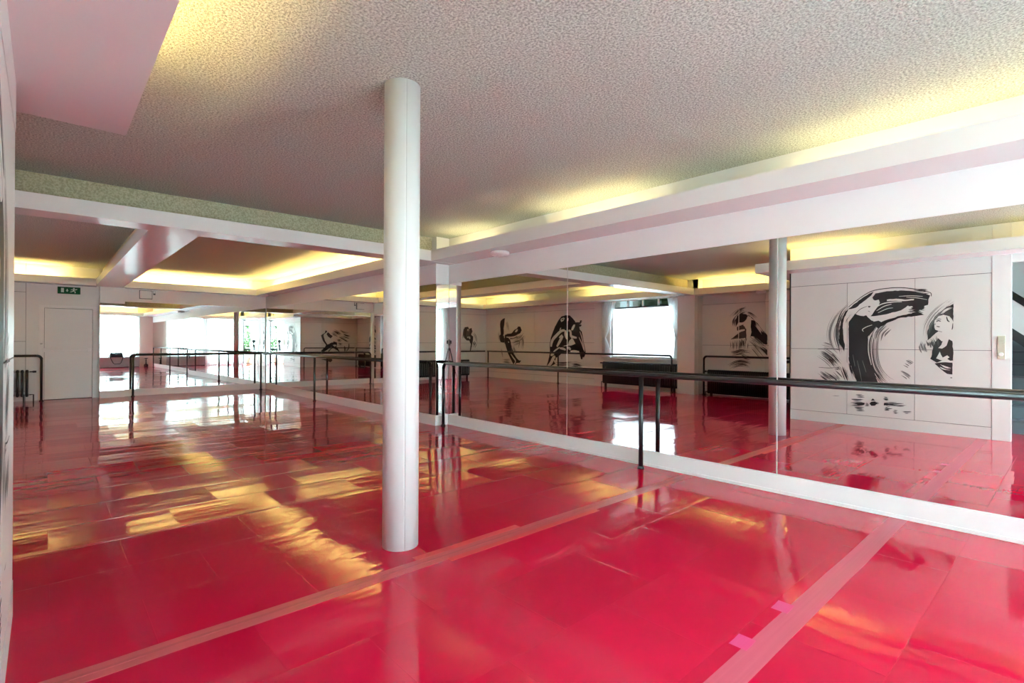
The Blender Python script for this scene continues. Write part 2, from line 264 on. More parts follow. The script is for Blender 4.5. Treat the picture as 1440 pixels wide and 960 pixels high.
# red vinyl with the boards beneath telegraphing through
def floor_mat():
    m, nt, out = new_mat('red_dance_vinyl'); L = nt.links.new
    tc = N(nt, 'ShaderNodeTexCoord')
    b = N(nt, 'ShaderNodeBsdfPrincipled')
    b.inputs['Specular IOR Level'].default_value = .42
    no = N(nt, 'ShaderNodeTexNoise', Scale=1.3, Detail=5.0, Roughness=.6)
    L(tc.outputs['Object'], no.inputs['Vector'])
    cr = N(nt, 'ShaderNodeValToRGB')
    cr.color_ramp.elements[0].position = .3; cr.color_ramp.elements[0].color = (.43, .002, .027, 1)
    cr.color_ramp.elements[1].position = .7; cr.color_ramp.elements[1].color = (.50, .003, .035, 1)
    L(no.outputs['Fac'], cr.inputs[0])
    # per board random tilt
    mp = N(nt, 'ShaderNodeMapping'); mp.inputs['Location'].default_value = (.30, .02, 0)
    L(tc.outputs['Object'], mp.inputs['Vector'])
    br = N(nt, 'ShaderNodeTexBrick', offset=.5, squash=1.)
    br.inputs['Scale'].default_value = 1.; br.inputs['Brick Width'].default_value = .64; br.inputs['Row Height'].default_value = .49
    br.inputs['Mortar Size'].default_value = .004; br.inputs['Mortar Smooth'].default_value = 1.
    br.inputs['Color1'].default_value = (0, 0, 0, 1); br.inputs['Color2'].default_value = (1, 1, 1, 1); br.inputs['Mortar'].default_value = (.5, .5, .5, 1)
    L(mp.outputs[0], br.inputs['Vector'])
    wn = N(nt, 'ShaderNodeTexWhiteNoise', noise_dimensions='1D'); L(br.outputs['Color'], wn.inputs['W'])
    sub = N(nt, 'ShaderNodeVectorMath', operation='SUBTRACT'); sub.inputs[1].default_value = (.5, .5, .5)
    L(wn.outputs['Color'], sub.inputs[0])
    mul = N(nt, 'ShaderNodeVectorMath', operation='MULTIPLY'); mul.inputs[1].default_value = (.018, .035, 0)
    L(sub.outputs[0], mul.inputs[0])
    hs = N(nt, 'ShaderNodeHueSaturation'); mv = N(nt, 'ShaderNodeMapRange'); mv.inputs['To Min'].default_value = .90; mv.inputs['To Max'].default_value = 1.10
    L(wn.outputs['Value'], mv.inputs['Value']); L(mv.outputs[0], hs.inputs['Value']); L(cr.outputs[0], hs.inputs['Color']); L(hs.outputs[0], b.inputs['Base Color'])
    # bumps : ripples running along X, fine hammering, board seams
    mp2 = N(nt, 'ShaderNodeMapping'); mp2.inputs['Scale'].default_value = (.55, 3.2, 1)
    L(tc.outputs['Object'], mp2.inputs['Vector'])
    n2 = N(nt, 'ShaderNodeTexNoise', Scale=1.6, Detail=2.0, Roughness=.5); L(mp2.outputs[0], n2.inputs['Vector'])
    n3 = N(nt, 'ShaderNodeTexNoise', Scale=9.0, Detail=3.0); L(tc.outputs['Object'], n3.inputs['Vector'])
    b1 = N(nt, 'ShaderNodeBump', Strength=1., Distance=.0020); L(n2.outputs['Fac'], b1.inputs['Height'])
    mp3 = N(nt, 'ShaderNodeMapping'); mp3.inputs['Scale'].default_value = (.35, 7., 1); L(tc.outputs['Object'], mp3.inputs['Vector'])
    n5 = N(nt, 'ShaderNodeTexNoise', Scale=1.5, Detail=3.0, Roughness=.55); L(mp3.outputs[0], n5.inputs['Vector'])
    b0 = N(nt, 'ShaderNodeBump', Strength=1., Distance=.0016); L(n5.outputs['Fac'], b0.inputs['Height']); L(b1.outputs[0], b0.inputs['Normal'])
    b2 = N(nt, 'ShaderNodeBump', Strength=.6, Distance=.0005); L(n3.outputs['Fac'], b2.inputs['Height']); L(b0.outputs[0], b2.inputs['Normal'])
    b3 = N(nt, 'ShaderNodeBump', Strength=.45, Distance=.0008, invert=True); L(br.outputs['Fac'], b3.inputs['Height']); L(b2.outputs[0], b3.inputs['Normal'])
    add = N(nt, 'ShaderNodeVectorMath', operation='ADD'); L(b3.outputs[0], add.inputs[0]); L(mul.outputs[0], add.inputs[1])
    nm = N(nt, 'ShaderNodeVectorMath', operation='NORMALIZE'); L(add.outputs[0], nm.inputs[0])
    L(nm.outputs[0], b.inputs['Normal'])
    n4 = N(nt, 'ShaderNodeTexNoise', Scale=2.2, Detail=6.0); L(tc.outputs['Object'], n4.inputs['Vector'])
    mr = N(nt, 'ShaderNodeMapRange'); mr.inputs['To Min'].default_value = .03; mr.inputs['To Max'].default_value = .11
    ad = N(nt, 'ShaderNodeMath', operation='MULTIPLY'); L(n4.outputs['Fac'], ad.inputs[0]); L(wn.outputs['Value'], ad.inputs[1]); L(ad.outputs[0], mr.inputs['Value']); L(mr.outputs[0], b.inputs['Roughness'])
    L(b.outputs[0], out.inputs[0]); return m
M['floor'] = floor_mat()

def stucco(name, c1, c2, scale=55., strength=1., dist=.012):
    m, nt, out = new_mat(name); L = nt.links.new
    tc = N(nt, 'ShaderNodeTexCoord'); b = N(nt, 'ShaderNodeBsdfPrincipled'); b.inputs['Roughness'].default_value = .85
    b.inputs['Specular IOR Level'].default_value = .2
    n1 = N(nt, 'ShaderNodeTexNoise', Scale=scale, Detail=3.0, Roughness=.65); L(tc.outputs['Object'], n1.inputs['Vector'])
    cr = N(nt, 'ShaderNodeValToRGB'); cr.color_ramp.elements[0].position = .38; cr.color_ramp.elements[1].position = .60
    cr.color_ramp.elements[0].color = (*c1, 1); cr.color_ramp.elements[1].color = (*c2, 1)
    L(n1.outputs['Fac'], cr.inputs[0]); L(cr.outputs[0], b.inputs['Base Color'])
    bp = N(nt, 'ShaderNodeBump', Strength=strength, Distance=dist); L(n1.outputs['Fac'], bp.inputs['Height']); L(bp.outputs[0], b.inputs['Normal'])
    L(b.outputs[0], out.inputs[0]); return m
M['stucco'] = stucco('sprayed_ceiling_stucco', (.32, .36, .32), (.70, .76, .695), 80., 1., .014)  # beige grey plaster, greened in colour to offset red light from the floor
M['stucco_warm_lit'] = stucco('warm_lit_beam_stucco', (.34, .315, .21), (.51, .475, .34), 60., .5, .006)  # same plaster as the ceiling, with warm cove light put into its colour

def tape_mat(name, c1, c2, rough):
    m, nt, out = new_mat(name); L = nt.links.new
    tc = N(nt, 'ShaderNodeTexCoord'); b = N(nt, 'ShaderNodeBsdfPrincipled'); b.inputs['Roughness'].default_value = rough
    mp = N(nt, 'ShaderNodeMapping'); mp.inputs['Scale'].default_value = (.8, 60, 1); L(tc.outputs['Object'], mp.inputs['Vector'])
    n = N(nt, 'ShaderNodeTexNoise', Scale=1.5, Detail=3.0); L(mp.outputs[0], n.inputs['Vector'])
    mx = N(nt, 'ShaderNodeMix', data_type='RGBA'); mx.inputs[6].default_value = (*c1, 1); mx.inputs[7].default_value = (*c2, 1)
    L(n.outputs['Fac'], mx.inputs[0]); L(mx.outputs[2], b.inputs['Base Color']); L(b.outputs[0], out.inputs[0]); return m
M['tape'] = tape_mat('dull_red_floor_tape', (.40, .045, .058), (.50, .075, .09), .32)
M['tape_pink'] = tape_mat('pinkish_floor_tape', (.40, .045, .08), (.50, .085, .125), .34)
M['tape_bright'] = tape_mat('bright_red_floor_tape', (.50, .022, .032), (.58, .038, .05), .35)
M['tape_patch'] = tape_mat('pink_tape_patch', (.52, .03, .13), (.58, .045, .16), .35)
M['tape_dark'] = tape_mat('brown_seam_tape', (.32, .035, .045), (.42, .055, .065), .3)
M['tape_far'] = tape_mat('red_vinyl_seam_tape', (.46, .012, .04), (.54, .03, .06), .12)

def mirror_mat():
    m, nt, out = new_mat('silver_mirror')
    g = N(nt, 'ShaderNodeBsdfGlossy'); g.inputs['Color'].default_value = (.88, .895, .88, 1); g.inputs['Roughness'].default_value = 0.
    nt.links.new(g.outputs[0], out.inputs[0]); return m
M['mirror'] = mirror_mat()
M['mirror_edge'] = principled('polished_mirror_edge', (.55, .62, .60), .2, .5)

def sheer(name, col, transp, fold=True):
    m, nt, out = new_mat(name); L = nt.links.new
    t = N(nt, 'ShaderNodeBsdfTransparent'); tr = N(nt, 'ShaderNodeBsdfTranslucent'); d = N(nt, 'ShaderNodeBsdfDiffuse')
    tr.inputs[0].default_value = (*col, 1); d.inputs[0].default_value = (*col, 1)
    a = N(nt, 'ShaderNodeMixShader'); a.inputs[0].default_value = .35; L(tr.outputs[0], a.inputs[1]); L(d.outputs[0], a.inputs[2])
    b = N(nt, 'ShaderNodeMixShader'); b.inputs[0].default_value = 1-transp; L(t.outputs[0], b.inputs[1]); L(a.outputs[0], b.inputs[2])
    L(b.outputs[0], out.inputs[0]); return m
M['sheer'] = sheer('sheer_white_voile', (.90, .92, .91), SHEER)
M['tied'] = sheer('gathered_white_voile', (.88, .90, .91), .06)
M['opal'] = sheer('opal_window_film', (.86, .87, .88), .12)
def glass_mat(name, col):
    m, nt, out = new_mat(name); L = nt.links.new
    t = N(nt, 'ShaderNodeBsdfTransparent'); g = N(nt, 'ShaderNodeBsdfGlossy'); g.inputs['Roughness'].default_value = 0.
    t.inputs[0].default_value = col
    b = N(nt, 'ShaderNodeMixShader'); b.inputs[0].default_value = .06; L(t.outputs[0], b.inputs[1]); L(g.outputs[0], b.inputs[2]); L(b.outputs[0], out.inputs[0]); return m
M['glass'] = glass_mat('clear_window_glass', (.95, .97, .96, 1))
M['dimmed'] = glass_mat('light_dimming_upper_glass', (.14, .15, .15, 1))  # clear glass darkened in colour to hold back the bright outdoors
M['tube'] = emission('warm_fluorescent_glow', (1., .76, .38), TUBE)
M['tube_far'] = emission('bright_warm_fluorescent_glow', (1., .65, .19), TUBE*FAR)

# ------------------------------------------------------------------ mesh helpers
def box(bm, x0, x1, y0, y1, z0, z1, mi=0):
    v = [bm.verts.new(c) for c in ((x0,y0,z0),(x1,y0,z0),(x1,y1,z0),(x0,y1,z0),(x0,y0,z1),(x1,y0,z1),(x1,y1,z1),(x0,y1,z1))]
    for f in ((0,3,2,1),(4,5,6,7),(0,1,5,4),(1,2,6,5),(2,3,7,6),(3,0,4,7)):
        bm.faces.new([v[i] for i in f]).material_index = mi

def tube(bm, pts, r, n=12, cap=True, mi=0):
    pts = [Vector(p) for p in pts]; rings = []
    rs = r if isinstance(r, (list, tuple)) else [r]*len(pts)
    up = None
    for i, p in enumerate(pts):
        t = (pts[min(i+1, len(pts)-1)] - pts[max(i-1, 0)]).normalized()
        if up is None:
            up = Vector((0,0,1)) if abs(t.z) < .9 else Vector((1,0,0))
        a = t.cross(up).normalized(); b = a.cross(t).normalized(); up = b
        rings.append([bm.verts.new(p + (a*math.cos(k*2*math.pi/n) + b*math.sin(k*2*math.pi/n))*rs[i]) for k in range(n)])
    for i in range(len(rings)-1):
        for k in range(n):
            f = bm.faces.new((rings[i][k], rings[i][(k+1)%n], rings[i+1][(k+1)%n], rings[i+1][k])); f.smooth = True; f.material_index = mi
    if cap:
        bm.faces.new(rings[0]).material_index = mi; bm.faces.new(rings[-1][::-1]).material_index = mi

def lathe(bm, prof, n=24, c=(0,0,0), mi=0):
    rings = []
    for r, z in prof:
        rings.append([bm.verts.new((c[0]+max(r,1e-4)*math.cos(k*2*math.pi/n), c[1]+max(r,1e-4)*math.sin(k*2*math.pi/n), c[2]+z)) for k in range(n)])
    for i in range(len(rings)-1):
        for k in range(n):
            f = bm.faces.new((rings[i][k], rings[i][(k+1)%n], rings[i+1][(k+1)%n], rings[i+1][k])); f.smooth = True; f.material_index = mi
    bm.faces.new(rings[0][::-1]).material_index = mi; bm.faces.new(rings[-1]).material_index = mi

def obj(name, bm, mats, parent=None, bevel=0.):
    me = bpy.data.meshes.new(name)
    bmesh.ops.recalc_face_normals(bm, faces=bm.faces)
    bm.to_mesh(me); bm.free()
    for m in (mats if isinstance(mats, (list, tuple)) else [mats]): me.materials.append(m)
    o = bpy.data.objects.new(name, me); C.objects.link(o)
    if parent is not None: o.parent = parent
    if bevel:
        md = o.modifiers.new('bevel', 'BEVEL'); md.width = bevel; md.segments = 2; md.limit_method = 'ANGLE'
    return o

def bx(name, x0, x1, y0, y1, z0, z1, m, parent=None, bevel=0.):
    bm = bmesh.new(); box(bm, x0, x1, y0, y1, z0, z1); return obj(name, bm, m, parent, bevel)

def tag(o, label, cat, group=None):
    o['label'] = label; o['category'] = cat
    if group: o['group'] = group
    return o
def thing(name, label, cat, loc=(0,0,0), group=None, rz=0.):
    o = bpy.data.objects.new(name, None); C.objects.link(o); o.location = loc; o.rotation_euler = (0,0,rz); o.empty_display_size = .1
    return tag(o, label, cat, group)
def struct(name, bm, m, bevel=0.):
    o = obj(name, bm, m, None, bevel); o['kind'] = 'structure'; return o
def sbox(name, m, *boxes, bevel=0.):
    bm = bmesh.new()
    for b in boxes: box(bm, *b)
    return struct(name, bm, m, bevel)
def settag(o): o['kind'] = 'structure'; return o

# ------------------------------------------------------------------ dimensions (metres)
XM, XS, YF = 4.378, 4.158, 13.90      # near mirror wall, far mirror wall segment, far mirror
YR = 6.22                             # step between the two mirror wall segments
ZC, Z0, Z1 = 2.7125, 2.324, 2.468     # ceiling, cove underside, cove fascia top
ZB, ZM = .157, 2.05                   # skirting top / mirror top
XL, XA, XP = -2.65, -2.85, -.10       # window wall, alcove wall, panelled block wall
YB, YW = -1.5, 13.95                  # back wall, door wall
TILT = R(1.15)                        # the far mirror is not quite square to the side wall

# ------------------------------------------------------------------ shell
sbox('floor', M['floor'], (-3.2, 4.7, -1.8, 14.2, -.12, 0))
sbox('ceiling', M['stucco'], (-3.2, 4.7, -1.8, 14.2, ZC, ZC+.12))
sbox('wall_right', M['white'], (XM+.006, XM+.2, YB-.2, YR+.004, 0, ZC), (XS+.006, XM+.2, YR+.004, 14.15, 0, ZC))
sbox('trim_1', M['trim'], (XM-.006, XM+.006, YB, YR, ZM, Z0+.02))                       # frieze over the near mirrors
sbox('trim_2', M['trim'], (XS-.006, XS+.006, YR-.008, YW, ZM-.012, Z0+.02), (XS+.006, XM-.006, YR-.008, YR+.004, ZM-.012, Z0+.02))
sbox('baseboard_right', M['trim'], (XM-.014, XM+.006, YB, YR, 0, ZB-.008), (XM-.022, XM-.014, YB, YR, 0, .028), (XS-.012, XS+.006, YR-.014, YW-.1, 0, ZB-.008), (XS+.006, XM-.014, YR-.014, YR+.004, 0, ZB-.008), bevel=.003)
# far wall : door part and mirrored part (slightly out of square)
sbox('wall_far', M['panel'], (XA-.2, -.281, YW, YW+.2, 0, .19), (XA-.2, -.281, YW, YW+.2, .196, 1.172), (XA-.2, -.281, YW, YW+.2, 1.178, 2.145), (XA-.2, -.281, YW, YW+.2, 2.151, ZC),
     (-.275, -.095, YW, YW+.2, 0, ZC), (-.095, .85, YW, YW+.2, 1.905, ZC), (.815, .85, YW, YW+.2, 0, 1.905), (.85, XM, YW+.03, YW+.2, 0, ZC), (-.095, .85, YW+.008, YW+.2, 1.905, ZC))
P0 = Vector((XS-.006, YF, 0))
def far_rot(o):
    o.matrix_world = Matrix.Translation(P0) @ Matrix.Rotation(TILT, 4, 'Z'); return o
LF = XS-.006-1.262
o = sbox('trim_3', M['trim'], (-LF, 0, -.006, .05, 2.038, Z0+.02)); far_rot(o)
o = sbox('baseboard_far', M['trim'], (-LF, 0, -.014, .05, 0, .145), bevel=.003); far_rot(o)
sbox('wall_far_light_stop', M['joint'], (-.3, .9, YW+.06, YW+.25, 0, 2.0))  # added backing behind the door, stops daylight leaking round the leaf
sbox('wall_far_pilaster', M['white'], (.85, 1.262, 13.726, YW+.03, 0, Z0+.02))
sbox('trim_4', M['trim'], (.846, 1.266, 13.715, 13.726, 1.985, Z0), (.846, 1.266, 13.71, 13.726, 0, .143))

# left side : window wall with its opening
WY0, WY1, WZ0, WZ1 = 6.66, 8.62, .80, 2.36
def vsplit(x0, x1, ys, z0, z1, zj):
    out = []
    for a, b in zip(ys[:-1], ys[1:]):
        zz = [z0]+list(zj)+[z1]
        for c, d in zip(zz[:-1], zz[1:]): out.append((x0, x1, a+.003, b-.003, c+(.003 if c>z0 else 0), d-(.003 if d<z1 else 0)))
    return out
sbox('wall_left', M['panel'], *vsplit(XL-.012, XL, [9.16, 11.55, YW], 0, 2.6, [.195, 1.2, 2.16]), (XL-.2, XL, WY1, 9.158, 0, ZC),
     (XL-.2, XL, 6.07, WY0, 0, ZC), (XL-.2, XL, WY0, WY1, 0, WZ0), (XL-.2, XL, WY0, WY1, WZ1, ZC), (XL-.012, XL, 9.16, YW, 2.6, ZC))
sbox('wall_left_backing', M['joint'], (XL-.2, XL-.012, 9.158, YW, 0, ZC), (XA-.2, XA-.012, 3.0, 6.1, 0, ZC), (XA, XP-.02, 3.03, 3.13, 0, ZC), (XP-.1, XP-.012, .765, 3.03, 0, ZC), (XP-.02, XP-.012, 3.03, 3.132, 0, ZC), (XA-.2, -.095, YW+.008, YW+.2, 0, ZC))
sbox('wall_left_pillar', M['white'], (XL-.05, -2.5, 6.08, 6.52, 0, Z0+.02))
sbox('wall_left_alcove', M['panel'], *vsplit(XA-.012, XA, [3.15, 4.62, 6.08], 0, 2.6, [.19, 1.158, 2.112]), (XA-.012, XA, 3.15, 6.08, 2.6, ZC), (XA-.012, XL, 6.08, 6.2, 0, ZC))
sbox('wall_left_return', M['panel'], (XA, XP-.02, 3.13, 3.142, .162, 1.12), (XA, XP-.02, 3.13, 3.142, 1.126, 2.1), (XA, XP-.02, 3.13, 3.142, 2.106, 2.6), (XA, XP-.02, 3.13, 3.15, 0, .156))
# the panelled block wall beside the camera
pb = []
for a, b in ((.765, 1.543), (1.543, 2.35), (2.35, 3.132)):
    for c, d in ((.157, 1.125), (1.125, 2.105)): pb.append((XP-.012, XP, a+.0028, b-.0028, c+.0028, d-.0028))
sbox('wall_left_panelled', M['panel'], *pb, (XP-.012, XP+.002, .765, 3.132, 0, .154), (XP-.012, XP+.002, .765, 3.132, 2.109, Z0+.02), (XP-.02, XP, .765, 3.142, Z0+.02, ZC))
shaded_gap = sbox('trim_5', M['darkband'], (XP-.02, XP-.004, 3.142, 3.153, 0, Z0))  # dark strip painted in for the shaded gap at the wall end
sbox('trim_6', M['trim'], (XP-.10, XP+.008, .587, .765, 0, ZC), (XP-.10, XP+.0, YB, .587, 2.225, ZC), bevel=.004)

# back wall with the street windows
BW = [( -.78, -.02, .02, 2.30), (.12, 1.62, .10, 2.30), (1.86, 3.80, .47, 2.30)]
bb = [(-3.05, BW[0][0], YB-.2, YB, 0, ZC), (BW[0][1], BW[1][0], YB-.2, YB, 0, ZC), (BW[1][1], BW[2][0], YB-.2, YB, 0, ZC), (-.78, 3.80, YB-.2, YB, 2.30, ZC), (BW[1][0], BW[1][1], YB-.2, YB, 0, .10), (BW[2][0], BW[2][1], YB-.2, YB, 0, .47)]
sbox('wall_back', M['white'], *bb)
sbox('wall_back_pier', M['pink'], (3.80, XM, YB-.2, YB+.004, 0, ZC))
# stair hall behind the doorway
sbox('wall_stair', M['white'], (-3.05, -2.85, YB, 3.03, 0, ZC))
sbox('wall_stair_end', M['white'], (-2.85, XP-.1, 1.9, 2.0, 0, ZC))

# ------------------------------------------------------------------ cove troughs and beams (all part of the ceiling)
T = .022
def trough(name, plates, fas):
    bm = bmesh.new()
    for p in plates: box(bm, *p, Z0, Z0+T)
    for f in fas: box(bm, *f, Z0, Z1)
    return struct(name, bm, M['lacquer'])
XFR, XFS, YFF = 3.96, 3.835, 13.57
YB0, YB1 = 6.05, 6.375
trough('trim_7', [(XFR+T, XM-.006, YB, YB0)], [(XFR, XFR+T, YB+.4, YB0)])                                  # along the near mirrors
trough('trim_8', [(XA, XM, YB0+T, YB1)], [(-2.43, XFR+T, YB0, YB0+T)])                                     # near edge of the cross beam
sbox('trim_9', M['stucco_warm_lit'], (XA, XM, YB1-.03, YB1, Z0+T, ZC))                                          # stuccoed core of the cross beam
trough('trim_10', [(XFS+T, XS-.006, YB1, YW)], [(XFS, XFS+T, YB1, YFF+T)])                                 # along the far side mirrors
trough('trim_11', [(1.22, XFS, YFF+T, YW)], [(1.22, XFS, YFF, YFF+T)])                                     # along the far mirror
bm = bmesh.new(); box(bm, .778, 1.222, YB1, YW-.2, Z0, Z0+T); box(bm, .778, .80, YB1, YFF, Z0+T, Z1); box(bm, 1.20, 1.222, YB1, YFF, Z0+T, Z1)
struct('trim_12', bm, M['lacquer'])                                                                   # long beam
sbox('trim_13', M['stucco_warm_lit'], (.90, 1.10, YB1, YW, Z0+T, ZC))
trough('trim_14', [(XL, .80, YFF+T, YW)], [(XL+.42, .78, YFF, YFF+T)])                                      # over the door
trough('trim_15', [(XL, XL+.42, YB1, YFF+T)], [(XL+.42, XL+.42+T, YB1, YFF)])                               # along the window wall
trough('trim_16', [(XA, XA+.42, 3.15, YB0+T)], [(XA+.42, XA+.42+T, 3.51, YB0)])                             # alcove
bm = bmesh.new(); box(bm, XP, .325-T, YB, 3.52-T, Z0, Z0+T); box(bm, .325-T, .325, YB, 3.52, Z0+.0, Z1); box(bm, XA+.42, .325-T, 3.52-T, 3.52, Z0, Z1); box(bm, XA, XP, 3.142, 3.52-T, Z0, Z0+T)
struct('trim_17', bm, M['lacquer'])                                                                   # over the panelled wall
trough('trim_18', [(.325, XFR, YB, YB+.4)], [(.325, XFR, YB+.4, YB+.4+T)])                                  # over the street windows

# ------------------------------------------------------------------ warm tubes in the coves
def batten(axis, a, b, u, z, label, group):
    m = (a+b)/2
    t = thing('fluorescent_batten', label, 'ceiling light', (u, m, z) if axis == 'Y' else (m, u, z), group, R(90) if axis == 'Y' else 0)
    h = (b-a)/2-.02
    bx('housing', -h-.02, h+.02, -.03, .03, -.045, -.02, M['trim'], t)
    bm = bmesh.new(); tube(bm, [(-h, 0, 0), (h, 0, 0)], .014, 10); obj('lamp_tube', bm, M['tube_far' if m > 6 or axis == 'X' or u < 1 else 'tube'], t)
    for s in (-1, 1): bx('end_holder', s*h-.008, s*h+.008, -.014, .014, -.02, .014, M['trim'], t)
ZT = Z0+T+.047
for a, b, w in ((-.9, .3, 'nearest the street windows'), (.30, 1.5, 'beside the right edge of the picture'), (2.75, 4.1, 'above the middle of the near mirrors'), (5.1, 5.95, 'at the corner with the cross beam')):
    batten('Y', a, b, 4.2, ZT, 'warm tube in the cove over the near mirrors, '+w, 'cove tubes over the near mirror wall')
for a, b, w in ((-1.0, .2, 'over the stair doorway'), (2.0, 3.2, 'at the end beside the alcove')):
    batten('Y', a, b, .10, ZT, 'warm tube in the cove over the panelled mural wall, '+w, 'cove tubes over the panelled wall')
for a, b, w in ((3.65, 4.85, 'the one nearer the panelled wall'), (4.87, 6.0, 'the one nearer the pillar')):
    batten('Y', a, b, -2.68, ZT, 'warm tube in the alcove cove, '+w, 'cove tubes in the alcove')
names = ['first from the cross beam', 'second from the cross beam', 'third from the cross beam', 'fourth from the cross beam', 'fifth, next to the far corner']
for i in range(5):
    batten('Y', 6.75+i*1.33, 6.75+i*1.33+1.28, 4.02, ZT, 'warm tube over the far side mirrors, '+names[i], 'cove tubes over the far side mirrors')
for a, b, w in ((1.32, 2.54, 'the left one'), (2.56, 3.78, 'the right one by the corner')):
    batten('X', a, b, 13.77, ZT, 'warm tube in the cove over the far end mirror, '+w, 'cove tubes over the far mirror')
for a, b, w in ((-2.1, -.92, 'further from the exit sign'), (-.9, .28, 'nearer the exit sign')):
    batten('X', a, b, 13.77, ZT, 'warm tube in the cove over the exit door wall, '+w, 'cove tubes over the door')
for a, b, w in ((11.95, 13.25, 'over the kicking dancer mural'), (8.1, 9.4, 'over the far half of the side window'), (6.75, 7.95, 'over the near half of the side window')):
    batten('Y', a, b, -2.48, ZT, 'warm tube above the side window wall, '+w, 'cove tubes on the window wall')
for a, b, w in ((.6, 1.8, 'over the floor length curtains'), (1.9, 3.1, 'over the bag on the bench'), (3.15, 3.9, 'in the corner by the pinkish pier')):
    batten('X', a, b, -1.3, ZT, 'warm tube over the street windows, '+w, 'cove tubes over the street windows')

# ------------------------------------------------------------------ column
def column():
    bm = bmesh.new(); r = .1045; n = 72
    base = R(252)  # seam towards the room's street side
    prof = []
    for k in range(n):
        a = base + k*2*math.pi/n; prof.append((r, a))
    for d, rr in ((-.022, r), (-.012, r-.002), (.012, r-.002), (.022, r)): prof.append((rr, base + d))
    prof = sorted(set((rr, a) for rr, a in prof if abs(a-base) > 1e-6), key=lambda q: q[1] if q[1] > base-.03 else q[1]+9)
    lv = [(0., 0), (0., ZC)]
    rings = [[bm.verts.new((rr*math.cos(a), rr*math.sin(a), z)) for rr, a in prof] for _, z in lv]
    m = len(prof)
    for k in range(m):
        f = bm.faces.new((rings[0][k], rings[0][(k+1)%m], rings[1][(k+1)%m], rings[1][k])); f.smooth = True
    bm.faces.new(rings[0]); bm.faces.new(rings[1][::-1])
    o = obj('column', bm, M['column']); o.location = (1.5655, 2.706, 0)
    tag(o, 'round white column standing on the red floor up to the stucco ceiling', 'column')
column()

# ------------------------------------------------------------------ mirrors
def mirror(name, x0, x1, y0, y1, z0, z1, face, label, group, base=None):
    """thin pane: silvered faces, polished edge"""
    bm = bmesh.new(); box(bm, x0, x1, y0, y1, z0, z1)
    bm.faces.ensure_lookup_table(); bm.normal_update()
    for f in bm.faces:
        f.material_index = 0 if abs(f.normal.dot(Vector(face))) > .9 else 1
    o = obj(name, bm, [M['mirror'], M['mirror_edge']]); tag(o, label, 'mirror', group); return o
g = .005
for a, b, w in ((3.906, YR-.006, 'between the corner step and the first joint'), (1.649, 3.906, 'behind the middle post of the barre'), (-.61, 1.649, 'at the right edge of the picture'), (YB, -.61, 'ending at the pinkish street pier')):
    mirror('mirror_panel', XM, XM+.006, a+g, b-g, ZB-.008, ZM, (-1,0,0), 'tall frameless mirror on the near right wall, '+w, 'near wall mirrors')
mirror('mirror_panel', XS, XM-.001, YR-.006, YR, ZB-.008, ZM-.012, (0,-1,0), 'narrow mirror on the step between the two mirror walls', 'step mirror')
for a, b, w in ((YR+.001, 7.31, 'first past the step'), (7.31, 8.83, 'second past the step'), (8.83, 10.35, 'third past the step, before the middle post'), (10.35, 11.87, 'fourth past the step, behind the middle post'), (11.87, 13.86, 'last one, reaching the far corner')):
    mirror('mirror_panel', XS, XS+.006, a+g*.7, b-g*.7, ZB-.008, ZM-.012, (-1,0,0), 'tall mirror on the far right wall, '+w, 'far side mirrors')
for a, b, w in ((-LF, -LF/2, 'the left pane next to the pilaster'), (-LF/2, 0, 'the right pane ending in the corner')):
    o = mirror('mirror_panel', a+.0008, b-.0008, 0, .006, .145, 2.038, (0,-1,0), 'wide mirror on the far end wall, '+w, 'end wall mirrors'); far_rot(o)
o = mirror('mirror_panel', -.206, .206, 0, .005, .143, 1.985, (0,-1,0), 'narrow mirror on the pilaster beside the white exit door', 'pilaster mirror')
o.location = (1.056, 13.715, 0); o.rotation_euler = (0, 0, R(.75))

# ------------------------------------------------------------------ barres
def arc(c, p, q, n=7):
    """quarter bend around corner c from p to q"""
    c, p, q = Vector(c), Vector(p), Vector(q); o = p + q - c
    return [tuple(o + (p-o)*math.cos(t) + (q-o)*math.sin(t)) for t in [i*math.pi/2/(n-1) for i in range(n)]]
def flange(c, pr, post):
    bm = bmesh.new(); lathe(bm, [(pr+.012, 0), (pr+.012, .012), (pr+.004, .026)], 16, c); obj('floor_flange', bm, M['black'], post)
RZ, RR, PR = .896, .0235, .0215
def barre(label, a, b, posts, bend_a, bend_b, z=RZ, r=RR, pr=PR):
    """a, b : floor points under the rail ends; posts : distances along for straight posts; bend : end turns down as a post"""
    a, b = Vector((*a, 0)), Vector((*b, 0)); d = (b-a); Ln = d.length; d.normalize()
    t = thing('ballet_barre', label, 'barre', tuple(a))
    e = .075
    P = lambda s, zz: tuple(d*s + Vector((0,0,zz)))
    bm = bmesh.new(); tube(bm, [P(e if bend_a else 0, z), P(Ln/2, z), P(Ln-e if bend_b else Ln, z)], r, 16); obj('rail', bm, M['black'], t)
    for flag, s, sg in ((bend_a, 0, 1), (bend_b, Ln, -1)):
        if flag:
            bm = bmesh.new(); tube(bm, arc(P(s, z), P(s+sg*e, z), P(s, z-e)), r, 16); obj('elbow', bm, M['black'], t)
            bm = bmesh.new(); tube(bm, [P(s, z-e), P(s, .0)], pr, 14); flange(P(s, 0), pr, obj('post', bm, M['black'], t))
    for s in posts:
        bm = bmesh.new(); tube(bm, [P(s, z-r*.6), P(s, .0)], pr, 14); flange(P(s, 0), pr, obj('post', bm, M['black'], t))
    return t
barre('long black barre on posts in front of the near right mirrors', (4.232, 6.134), (4.232, -.47), [3.302], True, True)
barre('black barre along the far half of the mirrored right wall', (4.03, 6.55), (4.03, 13.64), [3.82], True, False)
barre('black barre before the far end mirror, left post by the pilaster', (1.406, 13.66), (3.98, 13.66), [2.57], True, False)
